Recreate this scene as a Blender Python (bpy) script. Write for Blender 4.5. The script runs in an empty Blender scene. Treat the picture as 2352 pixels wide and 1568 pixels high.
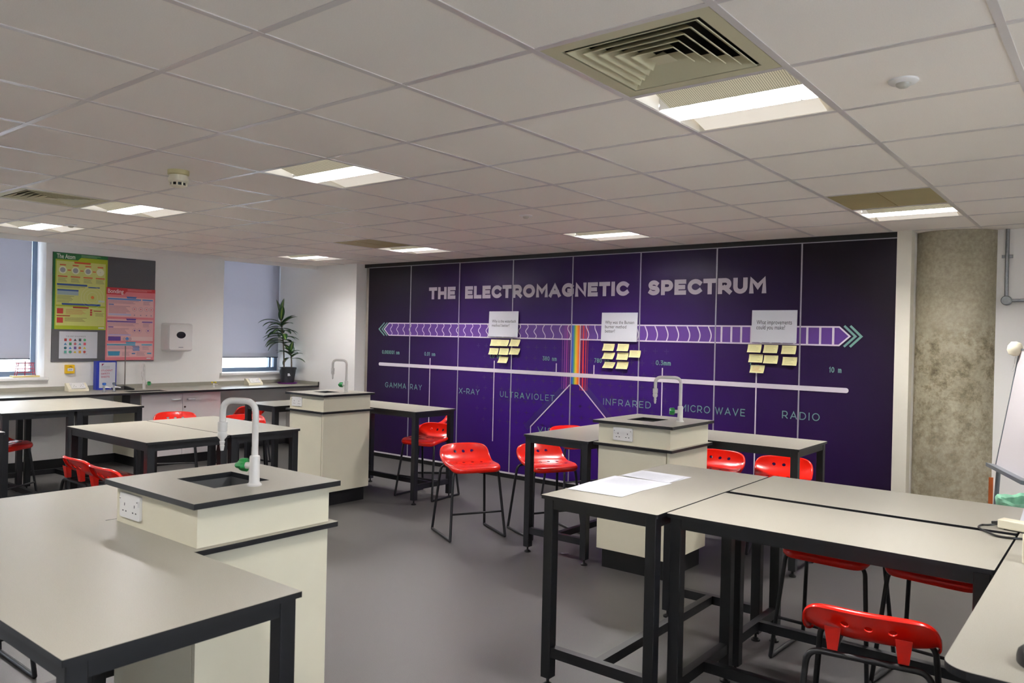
import bpy, bmesh, math, random
from mathutils import Vector, Matrix
R = math.radians
sc = bpy.context.scene
C = sc.collection
random.seed(7)

# ------------------------------------------------------------------ camera, world, exposure
FPX = 1783.83
CAM = Vector((0.91478, -2.574, 1.54247))
yaw, pitch, roll = 0.67194, -0.00473, 0.02261
_r = Vector((math.cos(yaw), math.sin(yaw), 0)); _f = Vector((-math.sin(yaw), math.cos(yaw), 0)); _u = Vector((0, 0, 1))
_f2 = _f*math.cos(pitch) + _u*math.sin(pitch); _u2 = _u*math.cos(pitch) - _f*math.sin(pitch)
RIGHT = _r*math.cos(roll) + _u2*math.sin(roll); UP = _u2*math.cos(roll) - _r*math.sin(roll); FWD = _f2
cd = bpy.data.cameras.new('camera'); cam = bpy.data.objects.new('camera', cd); C.objects.link(cam)
cd.sensor_width = 36; cd.lens = FPX/2352*36; cd.clip_start = 0.05
m = Matrix((RIGHT, UP, -FWD)).transposed().to_4x4(); m.translation = CAM
cam.matrix_world = m
cd.dof.use_dof = True; cd.dof.focus_distance = 5.6; cd.dof.aperture_fstop = 6.3
sc.camera = cam
w = bpy.data.worlds.new('world'); sc.world = w; w.use_nodes = True
bg = w.node_tree.nodes['Background']; bg.inputs[0].default_value = (0.76, 0.87, 1.0, 1); bg.inputs[1].default_value = 8.0
sc.view_settings.view_transform = 'Standard'; sc.view_settings.look = 'None'
sc.view_settings.gamma = 1; sc.view_settings.use_curve_mapping = False
sc.view_settings.exposure = 0.45
sc.cycles.diffuse_bounces = 6; sc.cycles.sample_clamp_indirect = 20
TUBE = 225.0           # strength of the luminaire tubes

# ------------------------------------------------------------------ measuring helpers: a pixel of the photograph onto a known plane
def ray(px, py): return RIGHT*((px-1176)/FPX) + UP*((784-py)/FPX) + FWD
def at_z(px, py, z): d = ray(px, py); return CAM + d*((z-CAM.z)/d.z)
def at_y(px, py, y): d = ray(px, py); return CAM + d*((y-CAM.y)/d.y)
def at_x(px, py, x): d = ray(px, py); return CAM + d*((x-CAM.x)/d.x)

# ------------------------------------------------------------------ materials
def lin(h):
    h = h.lstrip('#'); v = [int(h[i:i+2], 16)/255 for i in (0, 2, 4)]
    return tuple(c/12.92 if c <= .04045 else ((c+.055)/1.055)**2.4 for c in v) + (1,)
MATS = {}
def mat(name, col, rough=.5, metal=0, spec=.5, coat=0, noise=None, bump=None, emit=0, alpha=1, trans=0):
    if name in MATS: return MATS[name]
    mt = bpy.data.materials.new(name); mt.use_nodes = True; nt = mt.node_tree; b = nt.nodes['Principled BSDF']
    c = lin(col) if isinstance(col, str) else tuple(col)+(1,)
    b.inputs['Base Color'].default_value = c; b.inputs['Roughness'].default_value = rough
    b.inputs['Metallic'].default_value = metal; b.inputs['Specular IOR Level'].default_value = spec
    b.inputs['Coat Weight'].default_value = coat; b.inputs['Transmission Weight'].default_value = trans
    b.inputs['Alpha'].default_value = alpha
    if emit: b.inputs['Emission Color'].default_value = c; b.inputs['Emission Strength'].default_value = emit
    tc = nt.nodes.new('ShaderNodeTexCoord')
    if noise:
        sc_, amt, det = noise
        n = nt.nodes.new('ShaderNodeTexNoise'); n.inputs['Scale'].default_value = sc_; n.inputs['Detail'].default_value = det
        nt.links.new(tc.outputs['Object'], n.inputs['Vector'])
        r = nt.nodes.new('ShaderNodeValToRGB'); r.color_ramp.elements[0].position = .3; r.color_ramp.elements[1].position = .7
        r.color_ramp.elements[0].color = tuple(x*(1-amt) for x in c[:3])+(1,)
        r.color_ramp.elements[1].color = tuple(min(1, x*(1+amt)) for x in c[:3])+(1,)
        nt.links.new(n.outputs['Fac'], r.inputs['Fac']); nt.links.new(r.outputs['Color'], b.inputs['Base Color'])
    if bump:
        n = nt.nodes.new('ShaderNodeTexNoise'); n.inputs['Scale'].default_value = bump[0]; n.inputs['Detail'].default_value = 3
        nt.links.new(tc.outputs['Object'], n.inputs['Vector'])
        bp = nt.nodes.new('ShaderNodeBump'); bp.inputs['Strength'].default_value = bump[1]; bp.inputs['Distance'].default_value = .002
        nt.links.new(n.outputs['Fac'], bp.inputs['Height']); nt.links.new(bp.outputs['Normal'], b.inputs['Normal'])
    MATS[name] = mt
    return mt
LAM = mat('speckled_laminate', '#999589', .34, spec=.35, noise=(420, .09, 2))
EDGE = mat('black_edge', '#14151a', .4)
FRAME = mat('black_frame', '#121318', .42)
CREAM = mat('cream_board', '#dbd5bf', .45, noise=(6, .015, 2))
WALL = mat('white_paint', '#f0eeeb', .7, noise=(1.2, .02, 3), bump=(180, .05))
WHITE = mat('white_plastic', '#e6e4e2', .35)
CREAMP = mat('cream_plastic', '#e2dbc3', .4)
RED = mat('red_plastic', '#e01a0a', .24, coat=.35)
GREEN = mat('green_plastic', '#12803a', .35)
STEEL = mat('steel', '#b9bbbd', .28, metal=1)
GALV = mat('galvanised_steel', '#8d9092', .45, metal=.8, noise=(60, .12, 3))
BLACK = mat('black_plastic', '#0b0b0d', .4)
PAPER = mat('white_paper', '#cfd0d8', .8)
SINKM = mat('grey_sink', '#5c5c5c', .35)
TAPM = mat('white_tap_coating', '#d9d6d2', .3)
INK = mat('black_ink', '#25252a', .8)
GREYINK = mat('grey_print', '#a9a9b2', .8)
GRID = mat('ceiling_bar_paint', '#d2ccc9', .28)

# ------------------------------------------------------------------ mesh builder
class MB:
    def __init__(s): s.v = []; s.f = []; s.mi = []; s.sm = []
    def add(s, vs, fs, mi=0, smooth=False):
        o = len(s.v); s.v += [tuple(v) for v in vs]
        for i, f in enumerate(fs):
            s.f.append([o+k for k in f]); s.mi.append(mi[i] if isinstance(mi, list) else mi); s.sm.append(smooth)
        return s
    def box(s, x0, x1, y0, y1, z0, z1, mi=0, top=None):
        vs = [(x, y, z) for z in (z0, z1) for y in (y0, y1) for x in (x0, x1)]
        fs = [(0, 2, 3, 1), (4, 5, 7, 6), (0, 1, 5, 4), (2, 6, 7, 3), (0, 4, 6, 2), (1, 3, 7, 5)]
        t = mi if top is None else top
        return s.add(vs, fs, [mi, t, mi, mi, mi, mi])
    def obox(s, c, ax, ay, az, mi=0):
        c = Vector(c); ax, ay, az = Vector(ax), Vector(ay), Vector(az)
        vs = [c+ax*i+ay*j+az*k for k in (-1, 1) for j in (-1, 1) for i in (-1, 1)]
        return s.add(vs, [(0, 2, 3, 1), (4, 5, 7, 6), (0, 1, 5, 4), (2, 6, 7, 3), (0, 4, 6, 2), (1, 3, 7, 5)], mi)
    def prism(s, pts, z0, z1, mi=0, top=None, smooth=False):
        n = len(pts); vs = [(p[0], p[1], z0) for p in pts]+[(p[0], p[1], z1) for p in pts]
        t = mi if top is None else top
        s.add(vs, [list(range(n))[::-1]], mi); s.f[-1] = s.f[-1]
        o = len(s.v)-2*n
        s.f.append([o+n+i for i in range(n)]); s.mi.append(t); s.sm.append(False)
        for i in range(n):
            j = (i+1) % n; s.f.append([o+i, o+j, o+n+j, o+n+i]); s.mi.append(mi); s.sm.append(smooth)
        return s
    def prism_map(s, pts, fn, d0, d1, mi=0, side=None):     # outline in (u,v), fn(u,v,d)
        n = len(pts); vs = [fn(p[0], p[1], d0) for p in pts]+[fn(p[0], p[1], d1) for p in pts]
        fs = [list(range(n))[::-1], [n+i for i in range(n)]]+[[i, (i+1) % n, n+(i+1) % n, n+i] for i in range(n)]
        sd = mi if side is None else side
        return s.add(vs, fs, [mi, mi]+[sd]*n)
    def tube(s, pts, r, n=10, mi=0, caps=True, closed=False):
        pts = [Vector(p) for p in pts]; rs = r if isinstance(r, (list, tuple)) else [r]*len(pts)
        N = len(pts); rings = []; nrm = None
        for i, p in enumerate(pts):
            a = pts[(i-1) % N] if (closed or i > 0) else p; b = pts[(i+1) % N] if (closed or i < N-1) else p
            t = (b-a).normalized()
            if nrm is None:
                nrm = Vector((0, 0, 1)) if abs(t.z) < .9 else Vector((1, 0, 0))
            nrm = (nrm - t*nrm.dot(t)).normalized(); bi = t.cross(nrm)
            rings.append([p+(nrm*math.cos(2*math.pi*k/n)+bi*math.sin(2*math.pi*k/n))*rs[i] for k in range(n)])
        vs = [v for ring in rings for v in ring]; fs = []
        for i in range(N if closed else N-1):
            for k in range(n):
                fs.append([i*n+k, i*n+(k+1) % n, ((i+1) % N)*n+(k+1) % n, ((i+1) % N)*n+k])
        s.add(vs, fs, mi, True)
        if caps and not closed:
            o = len(s.v)-len(vs)
            s.f += [[o+k for k in range(n)][::-1], [o+(N-1)*n+k for k in range(n)]]; s.mi += [mi, mi]; s.sm += [False, False]
        return s
    def lathe(s, prof, c=(0, 0, 0), n=20, mi=0, axis='z', ax=None):
        c = Vector(c)
        if ax is None: ax = {'z': (0, 0, 1), 'x': (1, 0, 0), 'y': (0, 1, 0)}[axis]
        ax = Vector(ax).normalized(); e1 = ax.orthogonal().normalized(); e2 = ax.cross(e1)
        vs = [c+ax*z+(e1*math.cos(2*math.pi*k/n)+e2*math.sin(2*math.pi*k/n))*r for r, z in prof for k in range(n)]
        fs = [[i*n+k, i*n+(k+1) % n, (i+1)*n+(k+1) % n, (i+1)*n+k] for i in range(len(prof)-1) for k in range(n)]
        s.add(vs, fs, mi, True); o = len(s.v)-len(vs)
        if prof[0][0] > 1e-5: s.f.append([o+k for k in range(n)][::-1]); s.mi.append(mi); s.sm.append(False)
        if prof[-1][0] > 1e-5: s.f.append([o+(len(prof)-1)*n+k for k in range(n)]); s.mi.append(mi); s.sm.append(False)
        return s
    def build(s, name, mats, parent=None, bevel=0, loc=None):
        me = bpy.data.meshes.new(name); me.from_pydata(s.v, [], s.f)
        for mm in (mats if isinstance(mats, (list, tuple)) else [mats]): me.materials.append(mm)
        for p, i, q in zip(me.polygons, s.mi, s.sm): p.material_index = i; p.use_smooth = q
        me.update()
        if any(s.sm): me.set_sharp_from_angle(angle=R(40))
        ob = bpy.data.objects.new(name, me); C.objects.link(ob)
        if loc: ob.location = loc
        if parent: ob.parent = parent
        if bevel:
            md = ob.modifiers.new('bevel', 'BEVEL'); md.width = bevel; md.segments = 2; md.limit_method = 'ANGLE'
        return ob
def tag(o, label, cat, group=None):
    o['label'] = label; o['category'] = cat
    if group: o['group'] = group
    return o
def thing(name, label, cat, loc=(0, 0, 0), rz=0, group=None):
    o = bpy.data.objects.new(name, None); C.objects.link(o); o.location = loc; o.rotation_euler = (0, 0, rz)
    o.empty_display_size = .1
    return tag(o, label, cat, group)
def struct(o): o['kind'] = 'structure'; return o
def children(o): return [x for x in bpy.data.objects if x.parent == o]
KIDS = {}
def copy_tree(o, parent=None):
    c = o.copy(); C.objects.link(c)
    if parent: c.parent = parent
    for ch in KIDS.setdefault(o.name, children(o)): copy_tree(ch, c)
    return c
def rrect(x0, x1, y0, y1, r, n=5):
    p = []
    for cx, cy, a0 in ((x1-r, y0+r, -90), (x1-r, y1-r, 0), (x0+r, y1-r, 90), (x0+r, y0+r, 180)):
        for k in range(n+1): a = R(a0+90*k/n); p.append((cx+r*math.cos(a), cy+r*math.sin(a)))
    return p
def fillet(pts, r, n=6):            # rounds the inner corners of a 3-D polyline
    pts = [Vector(p) for p in pts]; out = [pts[0]]
    for a, b, c in zip(pts, pts[1:], pts[2:]):
        d1 = (a-b).normalized(); d2 = (c-b).normalized(); ang = d1.angle(d2)
        t = min(r/math.tan(ang/2), (a-b).length*.48, (c-b).length*.48)
        p, q = b+d1*t, b+d2*t
        for k in range(n+1):
            s = k/n; out.append(p*(1-s)**2 + b*2*s*(1-s) + q*s*s)
    return out+[pts[-1]]

# ------------------------------------------------------------------ lettering
def arc(cx, cy, rx, ry, a0, a1, n=18): return [(cx+rx*math.cos(R(a0+(a1-a0)*k/n)), cy+ry*math.sin(R(a0+(a1-a0)*k/n))) for k in range(n+1)]
G = {
 'A': (1.0, [[(0, 0), (.5, 1), (1, 0)], [(.2, .3), (.8, .3)]]),
 'B': (.78, [[(.5, .53), (0, .53)], [(0, 0), (0, 1), (.5, 1)]+arc(.55, .765, .38, .235, 90, -90)+arc(.6, .265, .4, .265, 90, -90)+[(0, 0)]]),
 'C': (.92, [arc(.58, .5, .58, .5, 44, 316)]), 'D': (.95, [[(0, 0), (0, 1), (.4, 1)]+arc(.42, .5, .58, .5, 90, -90)+[(0, 0)]]),
 'E': (.72, [[(1, 1), (0, 1), (0, 0), (1, 0)], [(0, .5), (.88, .5)]]), 'F': (.7, [[(1, 1), (0, 1), (0, 0)], [(0, .48), (.88, .48)]]),
 'G': (1.0, [arc(.55, .5, .55, .5, 46, 322)+[(.99, .44), (.62, .44)]]), 'H': (.85, [[(0, 0), (0, 1)], [(1, 0), (1, 1)], [(0, .5), (1, .5)]]),
 'I': (.0, [[(.5, 0), (.5, 1)]]), 'L': (.66, [[(0, 1), (0, 0), (1, 0)]]),
 'M': (1.05, [[(0, 0), (0, 1), (.5, .38), (1, 1), (1, 0)]]), 'N': (.9, [[(0, 0), (0, 1), (1, 0), (1, 1)]]),
 'O': (1.1, [arc(.5, .5, .5, .5, 90, 450, 36)]), 'P': (.78, [[(0, 0), (0, 1), (.5, 1)]+arc(.55, .67, .45, .33, 90, -90)+[(0, .34)]]),
 'R': (.82, [[(0, 0), (0, 1), (.5, 1)]+arc(.55, .68, .43, .32, 90, -90)+[(0, .36)], [(.5, .36), (1, 0)]]),
 'S': (.78, [arc(.5, .745, .44, .255, 35, 270, 14)+arc(.5, .245, .5, .245, 90, -145, 14)]),
 'T': (.8, [[(0, 1), (1, 1)], [(.5, 0), (.5, 1)]]), 'U': (.85, [[(0, 1), (0, .45)]+arc(.5, .42, .5, .42, 180, 360)+[(1, .45), (1, 1)]]),
 'V': (.98, [[(0, 1), (.5, 0), (1, 1)]]), 'W': (1.4, [[(0, 1), (.26, 0), (.5, .95), (.74, 0), (1, 1)]]),
 'X': (.9, [[(0, 0), (1, 1)], [(0, 1), (1, 0)]]), 'Y': (.9, [[(0, 1), (.5, .45), (1, 1)], [(.5, .45), (.5, 0)]]),
 '-': (.4, [[(0, .42), (1, .42)]]), '.': (.05, [[(.3, 0), (.3, .1)]]),
 '0': (.75, [arc(.5, .5, .5, .5, 90, 450, 30)]), '1': (.25, [[(0, .82), (.8, 1), (.8, 0)]]),
 '3': (.66, [[(0, 1), (.95, 1), (.45, .58)]+arc(.5, .3, .5, .3, 80, -145, 16)]),
 '7': (.7, [[(0, 1), (1, 1), (.3, 0)]]), '8': (.7, [arc(.5, .755, .42, .245, 90, 450, 24), arc(.5, .26, .5, .26, 90, 450, 24)]),
 'n': (.5, [[(0, 0), (0, .68)], [(0, .35)]+arc(.5, .4, .5, .28, 180, 0, 12)+[(1, 0)]]),
 'm': (.9, [[(0, 0), (0, .68)], [(0, .38)]+arc(.25, .42, .25, .26, 180, 0, 10)+[(.5, 0)], [(.5, .38)]+arc(.75, .42, .25, .26, 180, 0, 10)+[(1, 0)]]),
}
def ribbon(mb, pts, wd, fn, mi=0, closed=False, cap=0, step=0):
    pts = [Vector((p[0], p[1])) for p in pts]
    q = [pts[0]]
    for p in pts[1:]:
        if (p-q[-1]).length > 1e-6: q.append(p)
    pts = q; N = len(pts)
    if N < 2: return
    if (pts[0]-pts[-1]).length < 1e-5 and N > 3: closed = True; pts = pts[:-1]; N -= 1
    if cap and not closed:
        pts[0] = pts[0]+(pts[0]-pts[1]).normalized()*cap; pts[-1] = pts[-1]+(pts[-1]-pts[-2]).normalized()*cap
    L, Rr = [], []
    for i, p in enumerate(pts):
        a = pts[i-1] if (i > 0 or closed) else None; b = pts[(i+1) % N] if (i < N-1 or closed) else None
        d1 = (p-a).normalized() if a is not None else None; d2 = (b-p).normalized() if b is not None else None
        if d1 is None: d1 = d2
        if d2 is None: d2 = d1
        n1 = Vector((-d1.y, d1.x)); n2 = Vector((-d2.y, d2.x)); mvec = n1+n2
        if mvec.length < .2: mvec = n1
        mvec.normalize(); k = min(1/max(mvec.dot(n1), .28), 1.42 if step and wd > .02 else 2.6)
        L.append(p+mvec*k*wd/2); Rr.append(p-mvec*k*wd/2)
    if step:        # overlapping strokes: every piece lies a hair above the one before
        for i in range(N if closed else N-1):
            j = (i+1) % N; mb.k = getattr(mb, 'k', 0)+1; off = Vector((0, -step*mb.k, 0))
            mb.add([Vector(fn(v.x, v.y))+off for v in (Rr[i], Rr[j], L[j], L[i])], [(0, 1, 2, 3)], mi)
        return
    vs = [fn(v.x, v.y) for v in L]+[fn(v.x, v.y) for v in Rr]
    fs = [[N+i, N+(i+1) % N, (i+1) % N, i] for i in range(N if closed else N-1)]
    mb.add(vs, fs, mi)
def stroke_text(mb, text, u0, u1, v0, v1, wd, fn, track=.3, space=.55, mi=0):
    h = v1-v0; ws = []
    unit = [G[c][0] if c != ' ' else space for c in text]
    # total = sum(unit)*k + gaps ; glyph skeleton boxes are inset by the stroke width
    n = len(text)
    fixed = n*wd; var = sum(unit)+track*(n-1)
    k = max((u1-u0-fixed)/var, 1e-4); x = u0
    for c, un in zip(text, unit):
        gw = un*k
        if c != ' ':
            for pl in G[c][1]:
                ribbon(mb, [(x+wd/2+p[0]*gw, v0+wd/2+p[1]*(h-wd)) for p in pl], wd, fn, mi, cap=wd/2, step=.00001)
        x += gw+wd+track*k
    return mb
def font_text(mb, text, u0, v0, fn, h=None, width=None, bold=0, mi=0, condense=1):
    cu = bpy.data.curves.new('t', 'FONT'); cu.body = text; cu.size = 1; cu.offset = bold; cu.resolution_u = 3
    o = bpy.data.objects.new('t', cu); C.objects.link(o); bpy.context.view_layer.update()
    me = bpy.data.meshes.new_from_object(o.evaluated_get(bpy.context.evaluated_depsgraph_get()))
    vs = [(v.co.x, v.co.y) for v in me.vertices]; fs = [list(p.vertices) for p in me.polygons]
    x0 = min(v[0] for v in vs); x1 = max(v[0] for v in vs)
    sy = h/.72 if h else width/(x1-x0); sx = width/(x1-x0) if width else sy*condense
    mb.add([fn(u0+(v[0]-x0)*sx, v0+v[1]*sy) for v in vs], fs, mi)
    bpy.data.objects.remove(o); bpy.data.curves.remove(cu); bpy.data.meshes.remove(me)
    return mb

# ================================================================== ROOM SHELL
H = 2.45
GX = lambda i: .0201 + .5952*i
GY = lambda j: -.0342 + .5917*j
XL, XR, YF, YB = -8.30, 3.00, -4.60, 4.10     # window wall, right wall, wall behind the camera, mural face
EDGE_X = -7.68                                 # where the ceiling stops short of the window wall
FLOORM = mat('grey_vinyl', '#4b4847', .42, noise=(260, .16, 2))
struct(MB().box(XL-.4, XR+.2, YF-.2, YB+.9, -.1, 0).build('floor', FLOORM))
# ceiling: tiles with openings for luminaires and grilles
lights = [(i, j) for i in (-1, -5, -9) for j in (0, 5, -5)] + [(-12, 0), (-12, 5), (3, 0), (3, 5), (3, -5)]
vents = [(-1, -1), (-9, -1)]
plain = [(-1, 4), (-9, 4)]
skip = set(lights+vents+plain)
TILE = mat('mineral_tile', '#f2ece4', .85, noise=(260, .035, 3), bump=(500, .12))
mb = MB()
for i in range(-13, 6):
    for j in range(-8, 8):
        if (i, j) in skip: continue
        x0, x1 = max(GX(i), EDGE_X), min(GX(i+1), XR); y0, y1 = max(GY(j), YF), min(GY(j+1), YB+.32)
        if x1 > x0 and y1 > y0: mb.box(x0, x1, y0, y1, H, H+.018)
ceil = struct(mb.build('ceiling', TILE))
mb = MB(); b = .012
for i in range(-12, 6):
    if EDGE_X < GX(i) < XR: mb.box(GX(i)-b, GX(i)+b, YF, YB+.3, H-.003, H+.03)
for j in range(-7, 8):
    if YF < GY(j) < YB+.3: mb.box(EDGE_X, XR, GY(j)-b, GY(j)+b, H-.0025, H+.03)
mb.build('ceiling_grid', GRID, ceil)
MB().box(XL-.4, XR+.2, YF-.2, YB+.9, H+.2, H+.3).build('soffit', WALL, ceil)
MB().box(EDGE_X-.02, EDGE_X, YF, 3.97, H-.05, H+.2).build('edge_trim', WHITE, ceil)
# window wall with two openings
W1, W2, SZ = (-.55, .865), (2.98, 3.97), 1.0
W3 = (-4.3, -3.2)                            # one more window of the same wall, outside the picture
RW_ADDED = ((-3.9, -2.3), (-1.4, 0.2))   # windows added to the unseen right-hand wall to let in more light
mb = MB()
xo = XL-.32
for y0, y1 in ((YF-.2, W3[0]), (W3[1], W1[0]), (W1[1], W2[0])): mb.box(xo, XL, y0, y1, 0, H+.2)
for a, bb in (W1, W2, W3): mb.box(xo, XL, a, bb, 0, SZ)
struct(mb.build('wall_left', WALL))
struct(MB().box(xo, -6.86, 3.97, 4.45, 0, H+.2).build('wall_back', WALL))
struct(MB().box(-6.86, -.43, 4.2, 4.45, 0, H+.2).build('wall_recess', WALL))
struct(MB().box(-.534, -.43, 4.085, 4.2, 0, H).build('trim_1', mat('cream_paint', '#d9d4c6', .6, noise=(3, .02, 2))))
struct(MB().box(-.43, XR+.2, 4.36, 4.55, 0, H+.2).build('wall_corner', WALL))
mb = MB().box(XR, XR+.2, YF-.2, 4.36, 0, 1.0).box(XR, XR+.2, YF-.2, 4.36, 2.3, H+.2)
for y0, y1 in ((YF-.2, RW_ADDED[0][0]), (RW_ADDED[0][1], RW_ADDED[1][0]), (RW_ADDED[1][1], 4.36)): mb.box(XR, XR+.2, y0, y1, 1.0, 2.3)
struct(mb.build('wall_right', WALL))
struct(MB().box(xo, XR, YF-.2, YF, 0, H+.2).build('wall_front', WALL))
SKIRT = mat('black_skirting', '#111114', .5)
struct(MB().box(XL, XL+.012, YF, 3.97, 0, .1).build('baseboard_left', SKIRT))
struct(MB().box(XL+.012, -6.86, 3.958, 3.97, 0, .1).build('baseboard_back', SKIRT))
# windows
GLASS = mat('window_glass', '#ffffff', .0, trans=1, spec=.3)
FRAMEB = mat('grey_window_frame', '#6d7f96', .4)
BLIND = bpy.data.materials.new('blind_fabric'); BLIND.use_nodes = True
nt = BLIND.node_tree; nt.nodes.clear()
o_ = nt.nodes.new('ShaderNodeOutputMaterial'); d_ = nt.nodes.new('ShaderNodeBsdfDiffuse'); t_ = nt.nodes.new('ShaderNodeBsdfTranslucent'); mx = nt.nodes.new('ShaderNodeMixShader')
d_.inputs[0].default_value = lin('#b9bcc8'); t_.inputs[0].default_value = lin('#c0bcc0'); mx.inputs[0].default_value = .38
nt.links.new(d_.outputs[0], mx.inputs[1]); nt.links.new(t_.outputs[0], mx.inputs[2]); nt.links.new(mx.outputs[0], o_.inputs[0])
for n, (y0, y1) in enumerate((W1, W2, W3), 1):
    x = XL-.27
    wf = MB()
    wf.box(x-.03, x+.03, y0, y1, SZ+.0, SZ+.055).box(x-.03, x+.03, y0, y1, H+.1, H+.16)
    for yy in (y0, y1-.05): wf.box(x-.03, x+.03, yy, yy+.05, SZ+.055, H+.1)
    if n == 2: wf.box(x-.035, x+.035, y1-.13, y1-.1, SZ+.055, H+.1)
    wobj = struct(wf.build('window_%d' % n, FRAMEB))
    MB().box(x-.004, x+.004, y0+.05, y1-.05, SZ+.055, H+.1).build('pane', GLASS, wobj)
    MB().box(XL-.24, XL+.045, y0-.035, min(y1+.035, 3.965), SZ-.03, SZ+.002).build('window_sill', WHITE, wobj, bevel=.006)
for n, (y0, y1) in enumerate(RW_ADDED, 4):  # frames and panes of the added right-hand windows
    x = XR+.12; wf = MB()
    for z0, z1 in ((1.0, 1.05), (2.25, 2.3)): wf.box(x-.03, x+.03, y0, y1, z0, z1)
    for yy in (y0, (y0+y1)/2-.025, y1-.05): wf.box(x-.03, x+.03, yy, yy+.05, 1.05, 2.25)
    wobj = struct(wf.build('window_%d' % n, FRAMEB))
    MB().box(x-.004, x+.004, y0+.05, y1-.05, 1.05, 2.25).build('pane', GLASS, wobj)
for nm, y0, y1, lab in (('roller_blind', W1[0]+.02, .795, 'grey roller blind over the window left of the science posters'),
                        ('roller_blind', W2[0]+.02, 3.955, 'grey roller blind over the window behind the potted plant')):
    t = thing(nm, lab, 'blind', (XL-.20, (y0+y1)/2, SZ+.2), 0, 'roller blinds')
    hw = (y1-y0)/2; z0 = .0
    MB().box(-.0015, .0015, -hw, hw, z0+.05, H-SZ-.2+.1).build('fabric', BLIND, t)
    MB().box(-.003, .003, -hw, hw, z0, z0+.05).build('hem', mat('blind_hem', '#b4b8c4', .6), t)
    MB().box(-.005, .005, -hw, hw, z0-.012, z0).build('bottom_bar', mat('dark_bar', '#303644', .4), t)
    MB().tube([(0, -hw, H-SZ-.2+.12), (0, hw, H-SZ-.2+.12)], .025).build('roller', WHITE, t)

# concrete column
CONC = bpy.data.materials.new('stained_concrete'); CONC.use_nodes = True
nt = CONC.node_tree; bs = nt.nodes['Principled BSDF']; bs.inputs['Roughness'].default_value = .75
tc = nt.nodes.new('ShaderNodeTexCoord'); L_ = nt.links.new
def noise_(scale, detail, dist=0, rough=.6):
    n = nt.nodes.new('ShaderNodeTexNoise'); n.inputs['Scale'].default_value = scale; n.inputs['Detail'].default_value = detail
    n.inputs['Distortion'].default_value = dist; n.inputs['Roughness'].default_value = rough
    L_(tc.outputs['Object'], n.inputs['Vector']); return n
def ramp_(src, stops):
    r = nt.nodes.new('ShaderNodeValToRGB'); e = r.color_ramp.elements
    e[0].position, e[0].color = stops[0][0], lin(stops[0][1]); e[1].position, e[1].color = stops[-1][0], lin(stops[-1][1])
    for p, c in stops[1:-1]: k = e.new(p); k.color = lin(c)
    L_(src, r.inputs['Fac']); return r
def mixc(f, a, bq, mode='MIX'):
    q = nt.nodes.new('ShaderNodeMix'); q.data_type = 'RGBA'; q.blend_type = mode
    if isinstance(f, float): q.inputs[0].default_value = f
    else: L_(f, q.inputs[0])
    L_(a, q.inputs[6]); L_(bq, q.inputs[7]); return q.outputs[2]
n1 = noise_(1.6, 5, .2); base = ramp_(n1.outputs['Fac'], [(.3, '#9a927b'), (.5, '#aaa28b'), (.7, '#b9b19b')])
n2 = noise_(10, 12, .1, .76); dark = ramp_(n2.outputs['Fac'], [(.32, '#777060'), (.43, '#c4beb0'), (.54, '#ffffff'), (1, '#ffffff')])
sep = nt.nodes.new('ShaderNodeSeparateXYZ'); L_(tc.outputs['Object'], sep.inputs[0])
band = nt.nodes.new('ShaderNodeMapRange'); band.inputs[1].default_value = 0; band.inputs[2].default_value = H; L_(sep.outputs[2], band.inputs[0])
bandr = nt.nodes.new('ShaderNodeValToRGB'); e = bandr.color_ramp.elements
e[0].position = 0; e[0].color = (.55, .55, .55, 1); e[1].position = 1; e[1].color = (0, 0, 0, 1)
for p, v in ((.42, .7), (.52, 1), (.64, 1), (.72, .25)): k = e.new(p); k.color = (v, v, v, 1)
L_(band.outputs[0], bandr.inputs[0])
c1 = mixc(bandr.outputs[0], base.outputs[0], mixc(1.0, base.outputs[0], dark.outputs[0], 'MULTIPLY'))
n3 = noise_(38, 4, 0); fine = ramp_(n3.outputs['Fac'], [(.3, '#d8d8d8'), (.7, '#ffffff')])
L_(mixc(1.0, c1, fine.outputs[0], 'MULTIPLY'), bs.inputs['Base Color'])
bp_ = nt.nodes.new('ShaderNodeBump'); bp_.inputs['Strength'].default_value = .25; bp_.inputs['Distance'].default_value = .004
L_(n2.outputs['Fac'], bp_.inputs['Height']); L_(bp_.outputs[0], bs.inputs['Normal'])
tag(MB().lathe([(.325, 0), (.325, H-.002)], (-.185, 4.498, 0), 64).build('column', CONC), 'round bare concrete column with pale and dark stains', 'column')

# ================================================================== MURAL on the sliding partition
MUR = bpy.data.materials.new('purple_print'); MUR.use_nodes = True
nt = MUR.node_tree; bs = nt.nodes['Principled BSDF']; bs.inputs['Roughness'].default_value = .42; bs.inputs['Specular IOR Level'].default_value = .2; L_ = nt.links.new
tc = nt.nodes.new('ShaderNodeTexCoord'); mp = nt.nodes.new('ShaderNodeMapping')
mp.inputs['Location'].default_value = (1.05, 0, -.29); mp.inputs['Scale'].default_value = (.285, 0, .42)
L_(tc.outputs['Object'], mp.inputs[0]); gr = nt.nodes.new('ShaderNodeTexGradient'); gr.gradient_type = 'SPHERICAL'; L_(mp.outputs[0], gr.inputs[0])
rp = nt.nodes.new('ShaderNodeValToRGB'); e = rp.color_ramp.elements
e[0].position = 0; e[0].color = lin('#19111c'); e[1].position = 1; e[1].color = lin('#3b1479')  # printed violet glow; its dark top and edges also hold painted-in dimmer light
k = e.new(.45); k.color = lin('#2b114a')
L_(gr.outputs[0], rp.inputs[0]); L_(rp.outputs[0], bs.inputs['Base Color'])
mural = thing('mural_partition', 'purple electromagnetic spectrum mural across the sliding partition panels', 'mural', (0, 0, 0))
JX = [-6.77, -5.995, -5.189, -4.395, -3.608, -2.815, -2.034, -1.274, -.534]
ZB, ZT = .065, 2.395
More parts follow.
